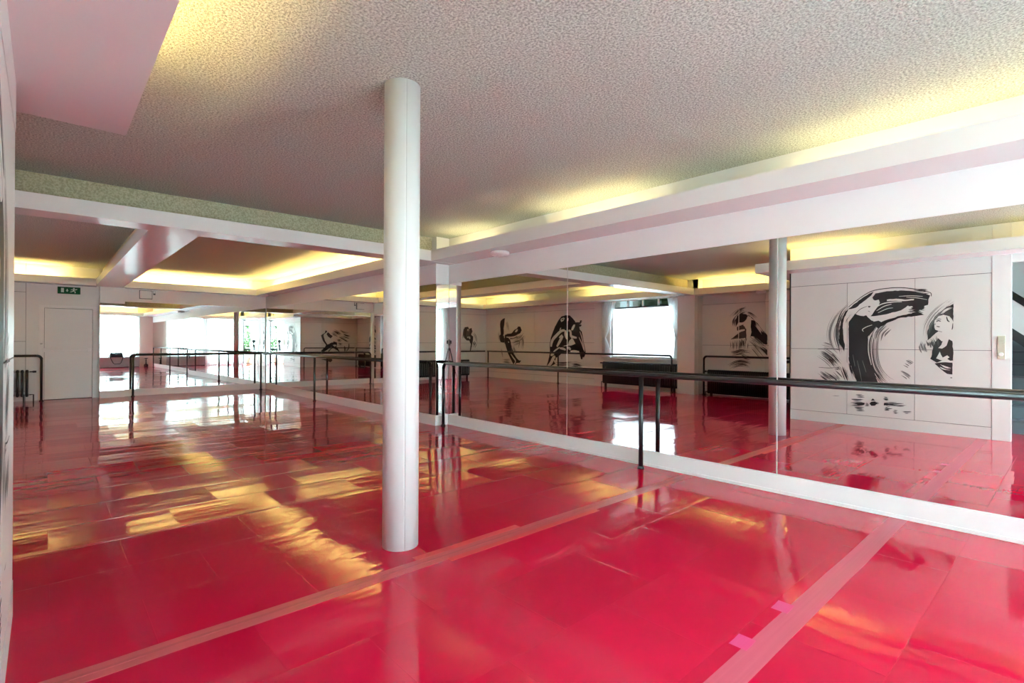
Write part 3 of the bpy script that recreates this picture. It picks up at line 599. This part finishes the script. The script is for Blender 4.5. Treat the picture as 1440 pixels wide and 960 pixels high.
barre('black barre over the radiator left of the white exit door', (-.045, 13.75), (-2.44, 13.75), [], True, False)
barre('black barre under the murals of the kicking dancer and the arched dancers', (-2.50, 6.67), (-2.50, 13.69), [3.73, 6.98], True, False)
barre('black barre over the alcove radiator', (-2.70, 5.95), (-2.70, 3.36), [2.55], True, False)
barre('black barre on the alcove side wall below the leaping figure', (-.22, 3.29), (-2.66, 3.29), [], True, False)

# ------------------------------------------------------------------ radiators
def rad_section(h, dep):
    bm = bmesh.new()
    for y in (-dep, dep):
        tube(bm, [(0, y, .03), (0, y, h-.03)], .0185, 8)
    for z in (.03, h-.03):
        pts = [(0, -dep-.016, z), (0, -dep*.5, z+(.014 if z > .1 else -.014)), (0, dep*.5, z+(.014 if z > .1 else -.014)), (0, dep+.016, z)]
        tube(bm, pts, [.014, .023, .023, .014], 8)
    tube(bm, [(-.026, 0, .035), (.026, 0, .035)], .017, 8); tube(bm, [(-.026, 0, h-.035), (.026, 0, h-.035)], .017, 8)
    return bm
def radiator(label, x, y, z0, h, ln, rz, valve_end=1, dep=.04, pitch=.046):
    t = thing('column_radiator', label, 'radiator', (x, y, z0), None, rz)
    n = int(round(ln/pitch)); first = None
    for i in range(n):
        px = -ln/2 + (i+.5)*ln/n
        if first is None: first = obj('section', rad_section(h, dep), M['iron'], t); first.location = (px, 0, 0)
        else:
            c = first.copy(); c.parent = t; c.location = (px, 0, 0); C.objects.link(c)
    s = valve_end
    bm = bmesh.new(); tube(bm, [(s*ln/2, 0, h-.035), (s*(ln/2+.07), 0, h-.035)], .012, 8); tube(bm, [(s*(ln/2+.045), 0, h-.035), (s*(ln/2+.10), 0, h-.035)], .02, 10); obj('valve', bm, M['iron'], t)
    bm = bmesh.new(); tube(bm, [(s*ln/2, 0, .035), (s*(ln/2+.06), 0, .035), (s*(ln/2+.06), 0, -z0)], .011, 8); obj('pipe', bm, M['iron'], t)
    for px in (-ln/2+.08, ln/2-.08):
        bm = bmesh.new(); box(bm, px-.014, px+.014, -.035, .035, -z0, .04); obj('foot', bm, M['iron'], t)
radiator('black column radiator below the window with the white lower pane', XL+.10, 7.66, .11, .58, 2.22, R(90), 1)
radiator('black column radiator under the mural in the alcove', XA+.085, 4.74, .035, .545, 2.28, R(90), 1)
radiator('black column radiator left of the white exit door', -1.03, 13.86, .095, .52, 1.62, 0, 1, .04, .067)

# ------------------------------------------------------------------ wall murals (flat ink on the panels)
def catmull(p, m=10):
    p = [Vector(q) for q in p]
    if len(p) < 3:
        return [p[0].lerp(p[-1], i/m) for i in range(m+1)]
    q = [p[0]*2-p[1]] + p + [p[-1]*2-p[-2]]; out = []
    for i in range(1, len(q)-2):
        for k in range(m):
            t = k/m; a, b, c, d = q[i-1], q[i], q[i+1], q[i+2]
            out.append(.5*((2*b)+(c-a)*t+(2*a-5*b+4*c-d)*t*t+(3*b-a-3*c+d)*t**3))
    out.append(p[-1]); return out
def mural(key, place, label):
    bm = bmesh.new(); lift = [0]
    def put(u, z, k): return bm.verts.new(place(u, z, .0012 + k))
    def ribbon(pts, ws, mi, k):
        L_, R_ = [], []
        for i, p in enumerate(pts):
            t = (pts[min(i+1, len(pts)-1)]-pts[max(i-1, 0)]); t = t.normalized() if t.length > 1e-9 else Vector((1, 0))
            nn = Vector((-t.y, t.x))*ws[i]*.5
            L_.append(put(*(p+nn), k)); R_.append(put(*(p-nn), k))
        for i in range(len(pts)-1):
            try: bm.faces.new((L_[i], L_[i+1], R_[i+1], R_[i])).material_index = mi
            except ValueError: pass
    for n, it in enumerate(MURALS[key]):
        k = n*.00002
        if it[0] == 'P':
            rnd = random.Random(n); P = [Vector(q) for q in it[2]]
            # slightly ragged edges
            Q = []
            for i, p in enumerate(P):
                e = P[(i+1) % len(P)]-p; m = max(1, int(e.length/.03))
                for j in range(m): Q.append(p+e*(j/m)+Vector((rnd.uniform(-1, 1), rnd.uniform(-1, 1)))*(.004 if j else .0))
            vs = [put(*q, k) for q in Q]
            for tri in tessellate_polygon([[Vector((*q, 0)) for q in Q]]):
                try: bm.faces.new([vs[i] for i in tri]).material_index = it[1]
                except ValueError: pass
        elif it[0] == 'L':
            pts = catmull(it[2]); m = len(pts)-1
            ribbon(pts, [it[3]*(.35+.65*math.sin(math.pi*(.12+.76*i/m))) for i in range(m+1)], it[1], k)
        else:
            _, mi, p, w, cnt, seed = it; rnd = random.Random(seed); pts = catmull(p); m = len(pts)-1
            for b in range(cnt):
                o = rnd.uniform(-.5, .5)*w; a = int(rnd.uniform(0, .3)*m); e = int(rnd.uniform(.65, 1)*m)
                if e-a < 2: continue
                seg = []
                for i in range(a, e+1):
                    t = (pts[min(i+1, m)]-pts[max(i-1, 0)]); t = t.normalized() if t.length > 1e-9 else Vector((1, 0))
                    seg.append(pts[i]+Vector((-t.y, t.x))*o)
                th = rnd.uniform(.4, 1.3)*w/cnt*(.9 if mi == 1 else 1.25)
                ribbon(seg, [th*(.15+.85*math.sin(math.pi*i/(len(seg)-1))) for i in range(len(seg))], mi, k+b*.0000005)
    # face the room
    me = bpy.data.meshes.new('wall_mural'); bm.to_mesh(me); bm.free()
    for m_ in ('ink', 'inkgrey', 'bare', 'inkdark'): me.materials.append(M[m_])
    o = bpy.data.objects.new('wall_mural', me); C.objects.link(o); tag(o, label, 'mural')
mural('main', lambda u, z, k: (XP+k, u, z), 'big brush stroke mural of a bending dancer and a face on white panels')
mural('kick', lambda u, z, k: (XL+k, u, z), 'ink mural of a kicking dancer, nearest the far corner')
mural('arch', lambda u, z, k: (XL+k, u, z), 'ink mural of dancers under an arched black cloak beside the window')
mural('alcove', lambda u, z, k: (XA+k, u, z), 'grey ink mural of a dancer over the alcove radiator')
mural('leap', lambda u, z, k: (u, 3.142+k, z), 'ink mural of a leaping figure on the alcove side wall')
mural('far', lambda u, z, k: (u, YW-k, z), 'small ink mural over the radiator left of the exit door')

# ------------------------------------------------------------------ exit door, sign, boxes
def door():
    t = bpy.data.objects.new('door_1', None); C.objects.link(t); t.location = (.36, YW, 0); settag(t)
    bm = bmesh.new(); box(bm, -.455, -.37, -.022, .06, 0, 1.905); box(bm, .385, .455, -.022, .06, 0, 1.905); box(bm, -.37, .385, -.022, .06, 1.85, 1.905)
    obj('door_frame', bm, M['trim'], t, .003)
    bm = bmesh.new(); box(bm, -.365, .380, .02, .05, .008, 1.844); obj('leaf', bm, M['panel'], t)
    bm = bmesh.new(); box(bm, -.385, .335, -.04, -.012, .985, 1.02); box(bm, -.40, -.34, -.05, .008, .965, 1.04); box(bm, .30, .36, -.05, .008, .965, 1.04); obj('push_bar', bm, M['trim'], t, .004)
    bm = bmesh.new(); lathe(bm, [(.018, 0), (.018, .012), (.01, .016)], 14); o = obj('lock', bm, M['steel'], t); o.rotation_euler = (R(90), 0, 0); o.location = (-.41, -.012, 1.13)
    for z in (.25, 1.55):
        bm = bmesh.new(); tube(bm, [(.388, -.004, z), (.388, -.004, z+.1)], .008, 8); obj('hinge', bm, M['steel'], t)
door()
def exit_sign():
    t = thing('exit_sign', 'green emergency exit sign with white pictograms above the door', 'sign', (.365, YW-.02, 2.22))
    bx('sign_box', -.178, .178, -.012, .02, -.07, .07, M['green'], t, .004)
    bm = bmesh.new(); y = -.0135
    def poly(p): bm.faces.new([bm.verts.new((a, y, b)) for a, b in p])
    poly([(-.125, -.042), (-.08, -.042), (-.08, .045), (-.125, .045)])                         # open door
    obj('doorway_symbol', bm, M['signwhite'], t)
    bm = bmesh.new()                                                                          # arrow pointing down
    poly([(-.03, -.03), (-.008, .0), (-.022, .0), (-.022, .03), (-.038, .03), (-.038, .0), (-.052, .0)])
    obj('arrow_symbol', bm, M['signwhite'], t)
    bm = bmesh.new()                                                                          # running figure
    c = [(.075+.014*math.cos(k*math.pi/5), .044+.014*math.sin(k*math.pi/5)) for k in range(10)]; poly(c)
    poly([(.045, .03), (.095, .026), (.125, .036), (.128, .026), (.098, .010), (.085, .012), (.080, -.008), (.105, -.022), (.098, -.05), (.086, -.05), (.09, -.026), (.06, -.014), (.045, -.03), (.015, -.034), (.015, -.024), (.038, -.02), (.055, .0), (.062, .016), (.045, .02), (.03, .004), (.022, .01)])
    obj('running_figure', bm, M['signwhite'], t)
exit_sign()
def wall_box():
    t = thing('wall_speaker', 'square white wall box with a dark outline on the frieze above the end mirror', 'speaker', (1.645, 13.835, 2.21))
    bx('shadow_gap_plate', -.118, .118, -.012, .04, -.094, .094, M['slate'], t)  # dark plate stands in for the shadow line around the cover
    bx('cover', -.108, .108, -.05, -.012, -.084, .084, M['trim'], t, .01)
    u = thing('wall_sensor', 'small white sensor right of the square wall box on the frieze', 'sensor', (1.80, 13.84, 2.26))
    bx('base', -.02, .02, -.012, .04, -.045, .045, M['slate'], u); bx('lens_cover', -.016, .016, -.035, -.012, -.012, .04, M['trim'], u, .004)
wall_box()
for x, y, r, w in ((4.19, 4.86, .118, 'over the near mirrors'), (3.99, 12.85, .10, 'near the far corner'), (-2.62, 4.62, .10, 'in the alcove')):
    t = thing('smoke_detector', 'round white smoke detector under the cove '+w, 'smoke detector', (x, y, Z0), 'smoke detectors')
    bm = bmesh.new(); lathe(bm, [(r*.94, 0), (r, -.008), (r, -.032), (r*.86, -.046), (r*.5, -.05)], 36); obj('base', bm, M['trim'], t)
    bm = bmesh.new(); lathe(bm, [(r*.48, -.05), (r*.46, -.056), (r*.2, -.058)], 24); obj('cap', bm, M['panel'], t)
t = thing('switch_plate', 'cream wall switch plate beside the stair doorway', 'light switch', (XP+.008, .677, 1.165))
pl = bx('plate', 0, .012, -.036, .036, -.145, .145, M['cream'], t, .003)
for k in range(3): bx('rocker', .012, .02, -.026, .026, .045+k*.033-.014, .045+k*.033+.014, M['cream'], pl, .003)
bm = bmesh.new(); lathe(bm, [(.024, 0), (.024, .03), (.02, .036)], 18); o = obj('dimmer_knob', bm, M['trim'], t); o.rotation_euler = (0, R(90), 0); o.location = (.012, 0, -.085)

# ------------------------------------------------------------------ side window
def side_window():
    t = bpy.data.objects.new('window_1', None); C.objects.link(t); t.location = (XL, (WY0+WY1)/2, 0); settag(t)
    w = (WY1-WY0)/2
    bm = bmesh.new(); x0, x1 = -.12, -.05
    box(bm, x0, x1, -w, -w+.06, WZ0, WZ1); box(bm, x0, x1, w-.06, w, WZ0, WZ1); box(bm, x0, x1, -w+.06, w-.06, WZ0, WZ0+.05); box(bm, x0, x1, -w+.06, w-.06, WZ1-.04, WZ1)
    for k in range(1, 4):
        y = -w+.06+(2*w-.12)*k/4; box(bm, x0+.01, x1-.01, y-.022, y+.022, 2.15, WZ1-.04)
    obj('window_frame', bm, M['trim'], t, .003)
    bx('transom', -.12, -.03, -w+.06, w-.06, 2.115, 2.15, M['slate'], t)
    bx('lower_pane', -.096, -.09, -w+.06, w-.06, WZ0+.05, 2.115, M['opal'], t)
    bx('upper_pane', -.096, -.092, -w+.06, w-.06, 2.15, WZ1-.04, M['dimmed'], t)
    bx('window_sill', -.2, .05, -w-.05, w+.05, WZ0-.03, WZ0, M['trim'], t, .004)
side_window()
def curtain(name, label, group, place, w_of, z0, z1, folds, amp, mat='sheer', nu=90, nz=40, drop=None):
    """place(s, d, z): s along the wall, d off the wall"""
    bm = bmesh.new(); g_ = []
    for j in range(nz+1):
        z = z0+(z1-z0)*j/nz; a, b = w_of(z); row = []
        for i in range(nu+1):
            u = i/nu; d = amp*math.sin(u*folds*2*math.pi+.5*math.sin(z*2.1))*(1+.35*math.sin(u*7+z))
            row.append(bm.verts.new(place(a+(b-a)*u, d, z)))
        g_.append(row)
    for j in range(nz):
        for i in range(nu):
            f = bm.faces.new((g_[j][i], g_[j][i+1], g_[j+1][i+1], g_[j+1][i])); f.smooth = True
    t = thing(name, label, 'curtain', (0, 0, 0), group)
    o = obj('fabric', bm, M[mat], t); return t
def tied(edge, inner_top, pinch, inner_bot, zp, z0, z1):
    def w(z):
        if z >= zp: k = (z-zp)/(z1-zp); s = k**.8; b = pinch+(inner_top-pinch)*s
        else: k = (zp-z)/(zp-z0); b = pinch+(inner_bot-pinch)*k**.7
        return edge, b
    return w
Zp = 1.33
for edge, it, pn, ib, w in ((8.86, 8.40, 8.74, 8.52, 'on the side towards the arched dancers mural'), (6.535, 6.86, 6.62, 6.68, 'on the side towards the white pillar')):
    t = curtain('sheer_curtain', 'white curtain tied back at the side window, '+w, 'tied curtains', lambda s, d, z: (XL+.055+d, s, z), tied(edge, it, pn, ib, Zp, .82, Z0), .83, Z0-.01, 7, .016, 'tied', nu=70)
    bm = bmesh.new(); tube(bm, [(XL+.01, edge, Zp), (XL+.085, (edge+pn)/2, Zp-.005), (XL+.03, pn+(.02 if pn < edge else -.02)*0, Zp)], .012, 8); obj('tie_band', bm, M['trim'], t)

# ------------------------------------------------------------------ street windows
def street_window(nm, x0, x1, z0, z1, mull, transom, dark):
    t = bpy.data.objects.new(nm, None); C.objects.link(t); t.location = (0, YB, 0); settag(t)
    m = M['dark_frame'] if dark else M['trim']
    bm = bmesh.new(); f = .05
    box(bm, x0, x0+f, -.12, -.06, z0, z1); box(bm, x1-f, x1, -.12, -.06, z0, z1); box(bm, x0+f, x1-f, -.12, -.06, z0, z0+f); box(bm, x0+f, x1-f, -.12, -.06, z1-f, z1)
    for x in mull: box(bm, x-.03, x+.03, -.115, -.065, z0+f, z1-f)
    if transom: box(bm, x0+f, x1-f, -.115, -.065, transom-.03, transom+.03)
    obj('window_frame', bm, m, t, .003)
    bx('pane', x0+f, x1-f, -.092, -.088, z0+f, z1-f, M['glass'], t)
    return t
street_window('window_2', 1.86, 3.80, .47, 2.30, [3.12, 2.45], None, True)
street_window('window_3', .12, 1.62, .10, 2.30, [.87], None, True)
d2 = street_window('door_2', -.78, -.02, .02, 2.30, [], 1.98, True)
bx('handle', -.70, -.67, -.06, -.03, .95, 1.15, M['steel'], d2)
bx('mid_rail', -.73, -.07, -.115, -.065, .72, .80, M['dark_frame'], d2)
def flat_w(a, b): return lambda z: (a, b)
cl = 'floor length street curtains'
curtain('sheer_curtain', 'white sheer curtain over the bench window, left half with the bag below', 'bench window curtains', lambda s, d, z: (s, YB+.075+d, z), flat_w(1.84, 3.09), .475, Z0-.005, 13, .02, nu=130)
curtain('sheer_curtain', 'white sheer curtain over the bench window, half next to the pinkish pier', 'bench window curtains', lambda s, d, z: (s, YB+.075+d, z), flat_w(3.13, 3.86), .475, Z0-.005, 10, .02, nu=110)
curtain('sheer_curtain', 'white floor length sheer curtain between the bench and the glass door', cl, lambda s, d, z: (s, YB+.075+d, z), flat_w(.02, 1.80), .02, Z0-.005, 18, .02, nu=170)
curtain('sheer_curtain', 'white sheer curtain on the far side of the glass door', cl, lambda s, d, z: (s, YB+.075+d, z), flat_w(-.95, -.33), .02, Z0-.005, 7, .022, nu=80)
# bench under the street window with the bag on it
t = thing('window_bench', 'long grey bench box below the street window', 'bench', (2.85, YB+.17, 0))
bx('bench_body', -1.03, .98, -.155, .15, .02, .43, M['grey_bench'], t, .004); bx('bench_top', -1.04, .99, -.165, .165, .43, .455, M['grey_bench'], t, .004); bx('plinth', -1.01, .96, -.15, .13, 0, .02, M['darkband'], t)
def bag(x):
    t = thing('shoulder_bag', 'black bag lying on the grey bench with its strap hanging down', 'bag', (x, YB+.235, .456))
    t.scale = (1.35, 1.35, 1.25)
    bm = bmesh.new(); n = 20; rings = []
    for j, (zz, w, d) in enumerate(((0, .165, .085), (.02, .185, .10), (.07, .18, .10), (.12, .165, .085), (.15, .15, .05), (.158, .13, .02))):
        ring = []
        for k in range(n):
            a = 2*math.pi*k/n; ca, sa = math.cos(a), math.sin(a)
            ring.append(bm.verts.new((w*math.copysign(abs(ca)**.45, ca), d*math.copysign(abs(sa)**.45, sa), zz+(-.018*math.cos(ca*3) if j > 3 else 0))))
        rings.append(ring)
    for j in range(len(rings)-1):
        for k in range(n):
            f = bm.faces.new((rings[j][k], rings[j][(k+1)%n], rings[j+1][(k+1)%n], rings[j+1][k])); f.smooth = True
    bm.faces.new(rings[0][::-1]); bm.faces.new(rings[-1])
    obj('bag_body', bm, M['bag'], t)
    bm = bmesh.new(); tube(bm, [(-.16, .06, .06), (-.165, .14, .0), (-.14, .155, -.08), (-.09, .158, -.20), (-.05, .158, -.235), (.08, .158, -.225), (.11, .158, -.19), (.15, .155, -.07), (.165, .14, 0.), (.16, .06, .06)], .011, 8); obj('strap', bm, M['bag'], t)
bag(2.74)
# small dark floor stand by the pinkish pier
t = thing('candle_stand', 'small dark ornamental stand on the floor by the pinkish pier', 'stand', (4.10, YB+.14, 0))
bm = bmesh.new(); lathe(bm, [(.075, 0), (.085, .02), (.085, .09), (.05, .12), (.02, .14)], 20); obj('base', bm, M['iron'], t)
bm = bmesh.new(); lathe(bm, [(.018, .13), (.03, .18), (.014, .22), (.03, .27), (.014, .31), (.022, .36)], 16); obj('stem', bm, M['iron'], t)
bm = bmesh.new(); lathe(bm, [(.02, .355), (.075, .38), (.08, .40)], 20); obj('dish', bm, M['iron'], t)

# ------------------------------------------------------------------ stairs behind the doorway
t = thing('staircase', 'grey staircase with a dark stringer seen through the doorway', 'stairs', (-.95, .1, 0))
for k in range(7):
    bm = bmesh.new(); x = -k*.24; box(bm, x-.25, x, -.62, .9, (k)*.185, (k+1)*.185-.03); obj('riser', bm, M['step'], t)
    bm = bmesh.new(); box(bm, x-.26, x+.02, -.64, .9, (k+1)*.185-.03, (k+1)*.185); obj('tread', bm, M['slate'], t, .004)
bm = bmesh.new()
def slab(p, q, th, x0, x1):
    v = [bm.verts.new(c) for c in ((x0, p[0], p[1]), (x0, q[0], q[1]), (x0, q[0], q[1]+th), (x0, p[0], p[1]+th), (x1, p[0], p[1]), (x1, q[0], q[1]), (x1, q[0], q[1]+th), (x1, p[0], p[1]+th))]
    for f in ((0,1,2,3),(7,6,5,4),(0,4,5,1),(1,5,6,2),(2,6,7,3),(3,7,4,0)): bm.faces.new([v[i] for i in f])
slab((-.9, -.02), (1.1, 1.75), .16, -.42, -.36); obj('stringer', bm, M['darkband'], t)
bm = bmesh.new(); slab((-.9, .52), (1.1, 2.32), .12, -.42, -.36); obj('handrail', bm, M['darkband'], t)
bm = bmesh.new(); slab((-.9, .14), (1.1, 1.91), .40, -.405, -.375); obj('balustrade_panel', bm, M['white'], t)

# ------------------------------------------------------------------ floor tape
def tape(name, x0, x1, y, w, m, label, group=None, z=.0006, skew=0.):
    bm = bmesh.new(); n = max(2, int((x1-x0)/.25))
    rnd = random.Random(int(y*100)); lo, hi = [], []
    for i in range(n+1):
        x = x0+(x1-x0)*i/n; dy = skew*(i/n-.5)+rnd.uniform(-.003, .003)
        lo.append((bm.verts.new((x, y-w/2+dy, z)), bm.verts.new((x, y-w/2+dy, 0)))); hi.append((bm.verts.new((x, y+w/2+dy, z)), bm.verts.new((x, y+w/2+dy, 0))))
    for i in range(n):
        bm.faces.new((lo[i][0], lo[i+1][0], hi[i+1][0], hi[i][0])); bm.faces.new((lo[i][1], lo[i+1][1], lo[i+1][0], lo[i][0])); bm.faces.new((hi[i][0], hi[i+1][0], hi[i+1][1], hi[i][1]))
    o = obj(name, bm, m); tag(o, label, 'floor tape', group); return o
tg = 'floor seam tapes'
tape('seam_tape', XP+.01, XM-.03, 2.40, .105, M['tape'], 'wide dull red tape on the floor seam at the foot of the white column', tg, skew=.0)
tape('seam_line', XP+.01, XM-.03, 2.405, .018, M['tape_dark'], 'brown middle strip of the floor tape at the foot of the white column', tg, .0012)
tape('seam_tape', XP+.01, XM-.03, .845, .105, M['tape_pink'], 'pinkish tape on the floor seam in the right foreground', tg)
tape('tape_strip', 1.52, 2.30, 2.475, .05, M['tape_bright'], 'bright red tape strip right of the column, further side of the seam', tg, .001)
tape('tape_strip', 1.66, 2.95, 2.338, .045, M['tape_bright'], 'bright red tape strip right of the column, nearer side of the seam', tg, .001)
for x, w in ((2.085, 'nearer the camera'), (2.50, 'nearer the mirror')):
    tape('tape_patch', x-.05, x+.05, .915, .07, M['tape_patch'], 'small pink tape patch along the pinkish seam tape, '+w, tg, .001)
for y, x0, w in ((3.95, XP-.6, 'third seam, just beyond the column'), (5.52, XA+.1, 'seam before the cross beam'), (7.1, XL+.1, 'seam beyond the cross beam'), (8.7, XL+.1, 'seam beside the side window'), (10.3, XL+.1, 'seam halfway down the far room'), (11.9, XL+.1, 'last seam before the far mirror')):
    tape('seam_tape', x0, (XM if y < 6 else XS)-.03, y, .06, M['tape_far'], 'red tape across the floor, '+w, tg)

# ------------------------------------------------------------------ the camera on its tripod (seen in the mirrored corner)
YAW, PIT, ROL = R(42.152), R(.101), R(.267)
fw = Vector((math.sin(YAW)*math.cos(PIT), math.cos(YAW)*math.cos(PIT), math.sin(PIT)))
rt = Vector((math.cos(YAW), -math.sin(YAW), 0)); up = rt.cross(fw)
rt2 = rt*math.cos(ROL)+up*math.sin(ROL); up2 = up*math.cos(ROL)-rt*math.sin(ROL)
t = thing('camera_tripod', 'photo camera on a black tripod reflected in the mirrored corner', 'tripod', (0, 0, 0))
hx, hy = -fw.x*.09, -fw.y*.09
rot = Matrix.Rotation(-YAW, 4, 'Z')
bm = bmesh.new(); box(bm, -.07, .07, -.04, .035, -.05, .05); box(bm, -.03, .03, -.03, .03, .05, .075)
o = obj('camera_body', bm, M['rubber'], t, .008); o.matrix_local = Matrix.Translation((hx, hy, 1.2)) @ rot
bm = bmesh.new(); lathe(bm, [(.034, .03), (.036, .05), (.036, .072), (.031, .078)], 24); o = obj('lens', bm, M['rubber'], t); o.matrix_local = Matrix.Translation((hx, hy, 1.2)) @ rot @ Matrix.Rotation(R(-90), 4, 'X')
bm = bmesh.new(); tube(bm, [(hx, hy, .72), (hx, hy, 1.11)], .014, 10); lathe(bm, [(.03, 1.10), (.035, 1.12), (.035, 1.15)], 16, (hx, hy, 0)); obj('centre_post', bm, M['rubber'], t)
bm = bmesh.new(); lathe(bm, [(.03, .94), (.045, .96), (.045, 1.0), (.025, 1.03)], 16, (hx, hy, 0)); obj('head', bm, M['rubber'], t)
for k in range(3):
    a = R(160+k*120)-YAW; bm = bmesh.new()
    tube(bm, [(hx+.035*math.cos(a), hy+.035*math.sin(a), .97), (hx+.16*math.cos(a), hy+.16*math.sin(a), .5), (hx+.29*math.cos(a), hy+.29*math.sin(a), .01)], [.014, .012, .009], 10); obj('leg', bm, M['rubber'], t)

# ------------------------------------------------------------------ outside the windows
sbox('ground_outside', M['pavement'], (-14, 14, -16, -1.8, -.3, -.05), (-16, -3.2, -1.8, 22, -.3, -.05))
def plant(x, y, z, h, label, pot=True, sc=1.):
    t = thing('potted_shrub', label, 'plant', (x, y, z), 'plants outside')
    if pot:
        bm = bmesh.new(); lathe(bm, [(.09*sc, 0), (.12*sc, .18*sc), (.13*sc, .19*sc), (.13*sc, .21*sc)], 20); obj('pot', bm, M['terracotta'], t)
    bm = bmesh.new(); tube(bm, [(0, 0, .15*sc), (.01, 0, h*.6)], .014*sc, 8); obj('stem', bm, M['bark'], t)
    bm = bmesh.new(); rnd = random.Random(int(x*37+y*11)); r = h*.32
    for _ in range(420):
        d = Vector((rnd.gauss(0, 1), rnd.gauss(0, 1), rnd.gauss(0, 1))).normalized()*r*rnd.uniform(.5, 1); c = d+Vector((0, 0, h-r))
        a = Vector((rnd.gauss(0, 1), rnd.gauss(0, 1), rnd.gauss(0, 1))).normalized()*.05*sc; b = a.cross(Vector((rnd.gauss(0, 1), rnd.gauss(0, 1), 1))).normalized()*.022*sc
        bm.faces.new([bm.verts.new(c+q) for q in (-a, b, a, -b)])
    o = obj('foliage', bm, M['leaf'], t)
plant(-4.12, 7.72, 1.70, .95, 'round green shrub outside the side window, nearer the pillar', True, 1.3)
plant(-4.2, 8.42, 1.70, .93, 'round green shrub outside the side window, nearer the middle', True, 1.3)
sbox('wall_outside_ledge', M['brick'], (-4.7, -3.7, 6.0, 9.6, -.05, 1.70))
sbox('wall_outside_facade', M['brick'], (-9.4, -9, 2, 20, 0, 2.6), (-9.4, -9, 2, 20, 3.9, 4.3), *[(-9.4, -9, 2+i*1.6, 2.7+i*1.6, 2.6, 3.9) for i in range(11)])
plant(-.62, -2.5, -.05, 1.5, 'leafy green shrub outside the glass street door', True, 1.6)
plant(-1.5, -4.2, -.05, 2.4, 'tall green shrub outside the glass street door, further out', True, 2.2)
for x, y, h, w in ((.4, -8.5, 5., 'left of the bench window'), (3.9, -8.8, 5.5, 'behind the bench window'), (7.4, -8., 4.6, 'right of the bench window')):
    t = thing('street_tree', 'pale leafy street tree seen through the sheer curtains, '+w, 'tree', (x, y, -.05), 'street trees')
    bm = bmesh.new(); tube(bm, [(0, 0, 0), (.05, .02, h*.35), (0, .05, h*.6)], [.14, .10, .05], 10); obj('trunk', bm, M['bark'], t)
    bm = bmesh.new(); rnd = random.Random(int(x*10))
    for _ in range(700):
        d = Vector((rnd.gauss(0, 1), rnd.gauss(0, 1), rnd.gauss(0, .8))).normalized()*rnd.uniform(.4, 1)*1.5; c = d+Vector((0, 0, h*.62))
        a = Vector((rnd.gauss(0, 1), rnd.gauss(0, 1), rnd.gauss(0, 1))).normalized()*.19; b = a.cross(Vector((rnd.gauss(0, 1), rnd.gauss(0, 1), 1))).normalized()*.10
        bm.faces.new([bm.verts.new(c+q) for q in (-a, b, a, -b)])
    obj('foliage', bm, M['leaf'], t)

# ------------------------------------------------------------------ daylight
w = bpy.data.worlds.new('overcast_sky'); S.world = w; w.use_nodes = True
nt = w.node_tree; nt.nodes.clear(); L = nt.links.new
out = N(nt, 'ShaderNodeOutputWorld'); bg = N(nt, 'ShaderNodeBackground')
tc = N(nt, 'ShaderNodeTexCoord'); sp = N(nt, 'ShaderNodeSeparateXYZ'); L(tc.outputs['Generated'], sp.inputs[0])
cr = N(nt, 'ShaderNodeValToRGB'); cr.color_ramp.elements[0].position = .0; cr.color_ramp.elements[0].color = (.70, .93, .985, 1); cr.color_ramp.elements[1].position = .6; cr.color_ramp.elements[1].color = (.69, .915, 1.04, 1)
L(sp.outputs['Z'], cr.inputs[0]); L(cr.outputs[0], bg.inputs[0]); bg.inputs[1].default_value = SKY; L(bg.outputs[0], out.inputs[0])
def portal(name, loc, rot, sx, sy):
    l = bpy.data.lights.new(name, 'AREA'); l.shape = 'RECTANGLE'; l.size = sx; l.size_y = sy; l.cycles.is_portal = True
    o = bpy.data.objects.new(name, l); C.objects.link(o); o.location = loc; o.rotation_euler = rot
portal('bench_window_portal', (2.89, YB-.15, 1.385), (R(90), 0, R(180)), 2.06, 1.83)
portal('curtain_window_portal', (.87, YB-.15, 1.2), (R(90), 0, R(180)), 1.5, 2.2)
portal('glass_door_portal', (-.4, YB-.15, 1.16), (R(90), 0, R(180)), .76, 2.28)
portal('side_window_portal', (XL-.19, (WY0+WY1)/2, (WZ0+WZ1)/2), (0, R(-90), 0), WZ1-WZ0, WY1-WY0)

# ------------------------------------------------------------------ camera and render settings
cam = bpy.data.cameras.new('camera'); co = bpy.data.objects.new('camera', cam); C.objects.link(co); S.camera = co
cam.sensor_width = 36; cam.sensor_fit = 'HORIZONTAL'; cam.lens = 725.86/1440*36; cam.clip_start = .01; cam.clip_end = 100
co.matrix_world = Matrix(((rt2.x, up2.x, -fw.x, 0), (rt2.y, up2.y, -fw.y, 0), (rt2.z, up2.z, -fw.z, 1.2), (0, 0, 0, 1)))
vs = S.view_settings; S.display_settings.display_device = 'sRGB'
vs.view_transform = 'Standard'; vs.look = 'None'; vs.gamma = 1; vs.use_curve_mapping = False; vs.exposure = EXPO
cy = S.cycles
cy.max_bounces = 16; cy.diffuse_bounces = 6; cy.glossy_bounces = 12; cy.transparent_max_bounces = 24; cy.transmission_bounces = 8
cy.sample_clamp_indirect = 12; cy.use_denoising = True; cy.blur_glossy = .5
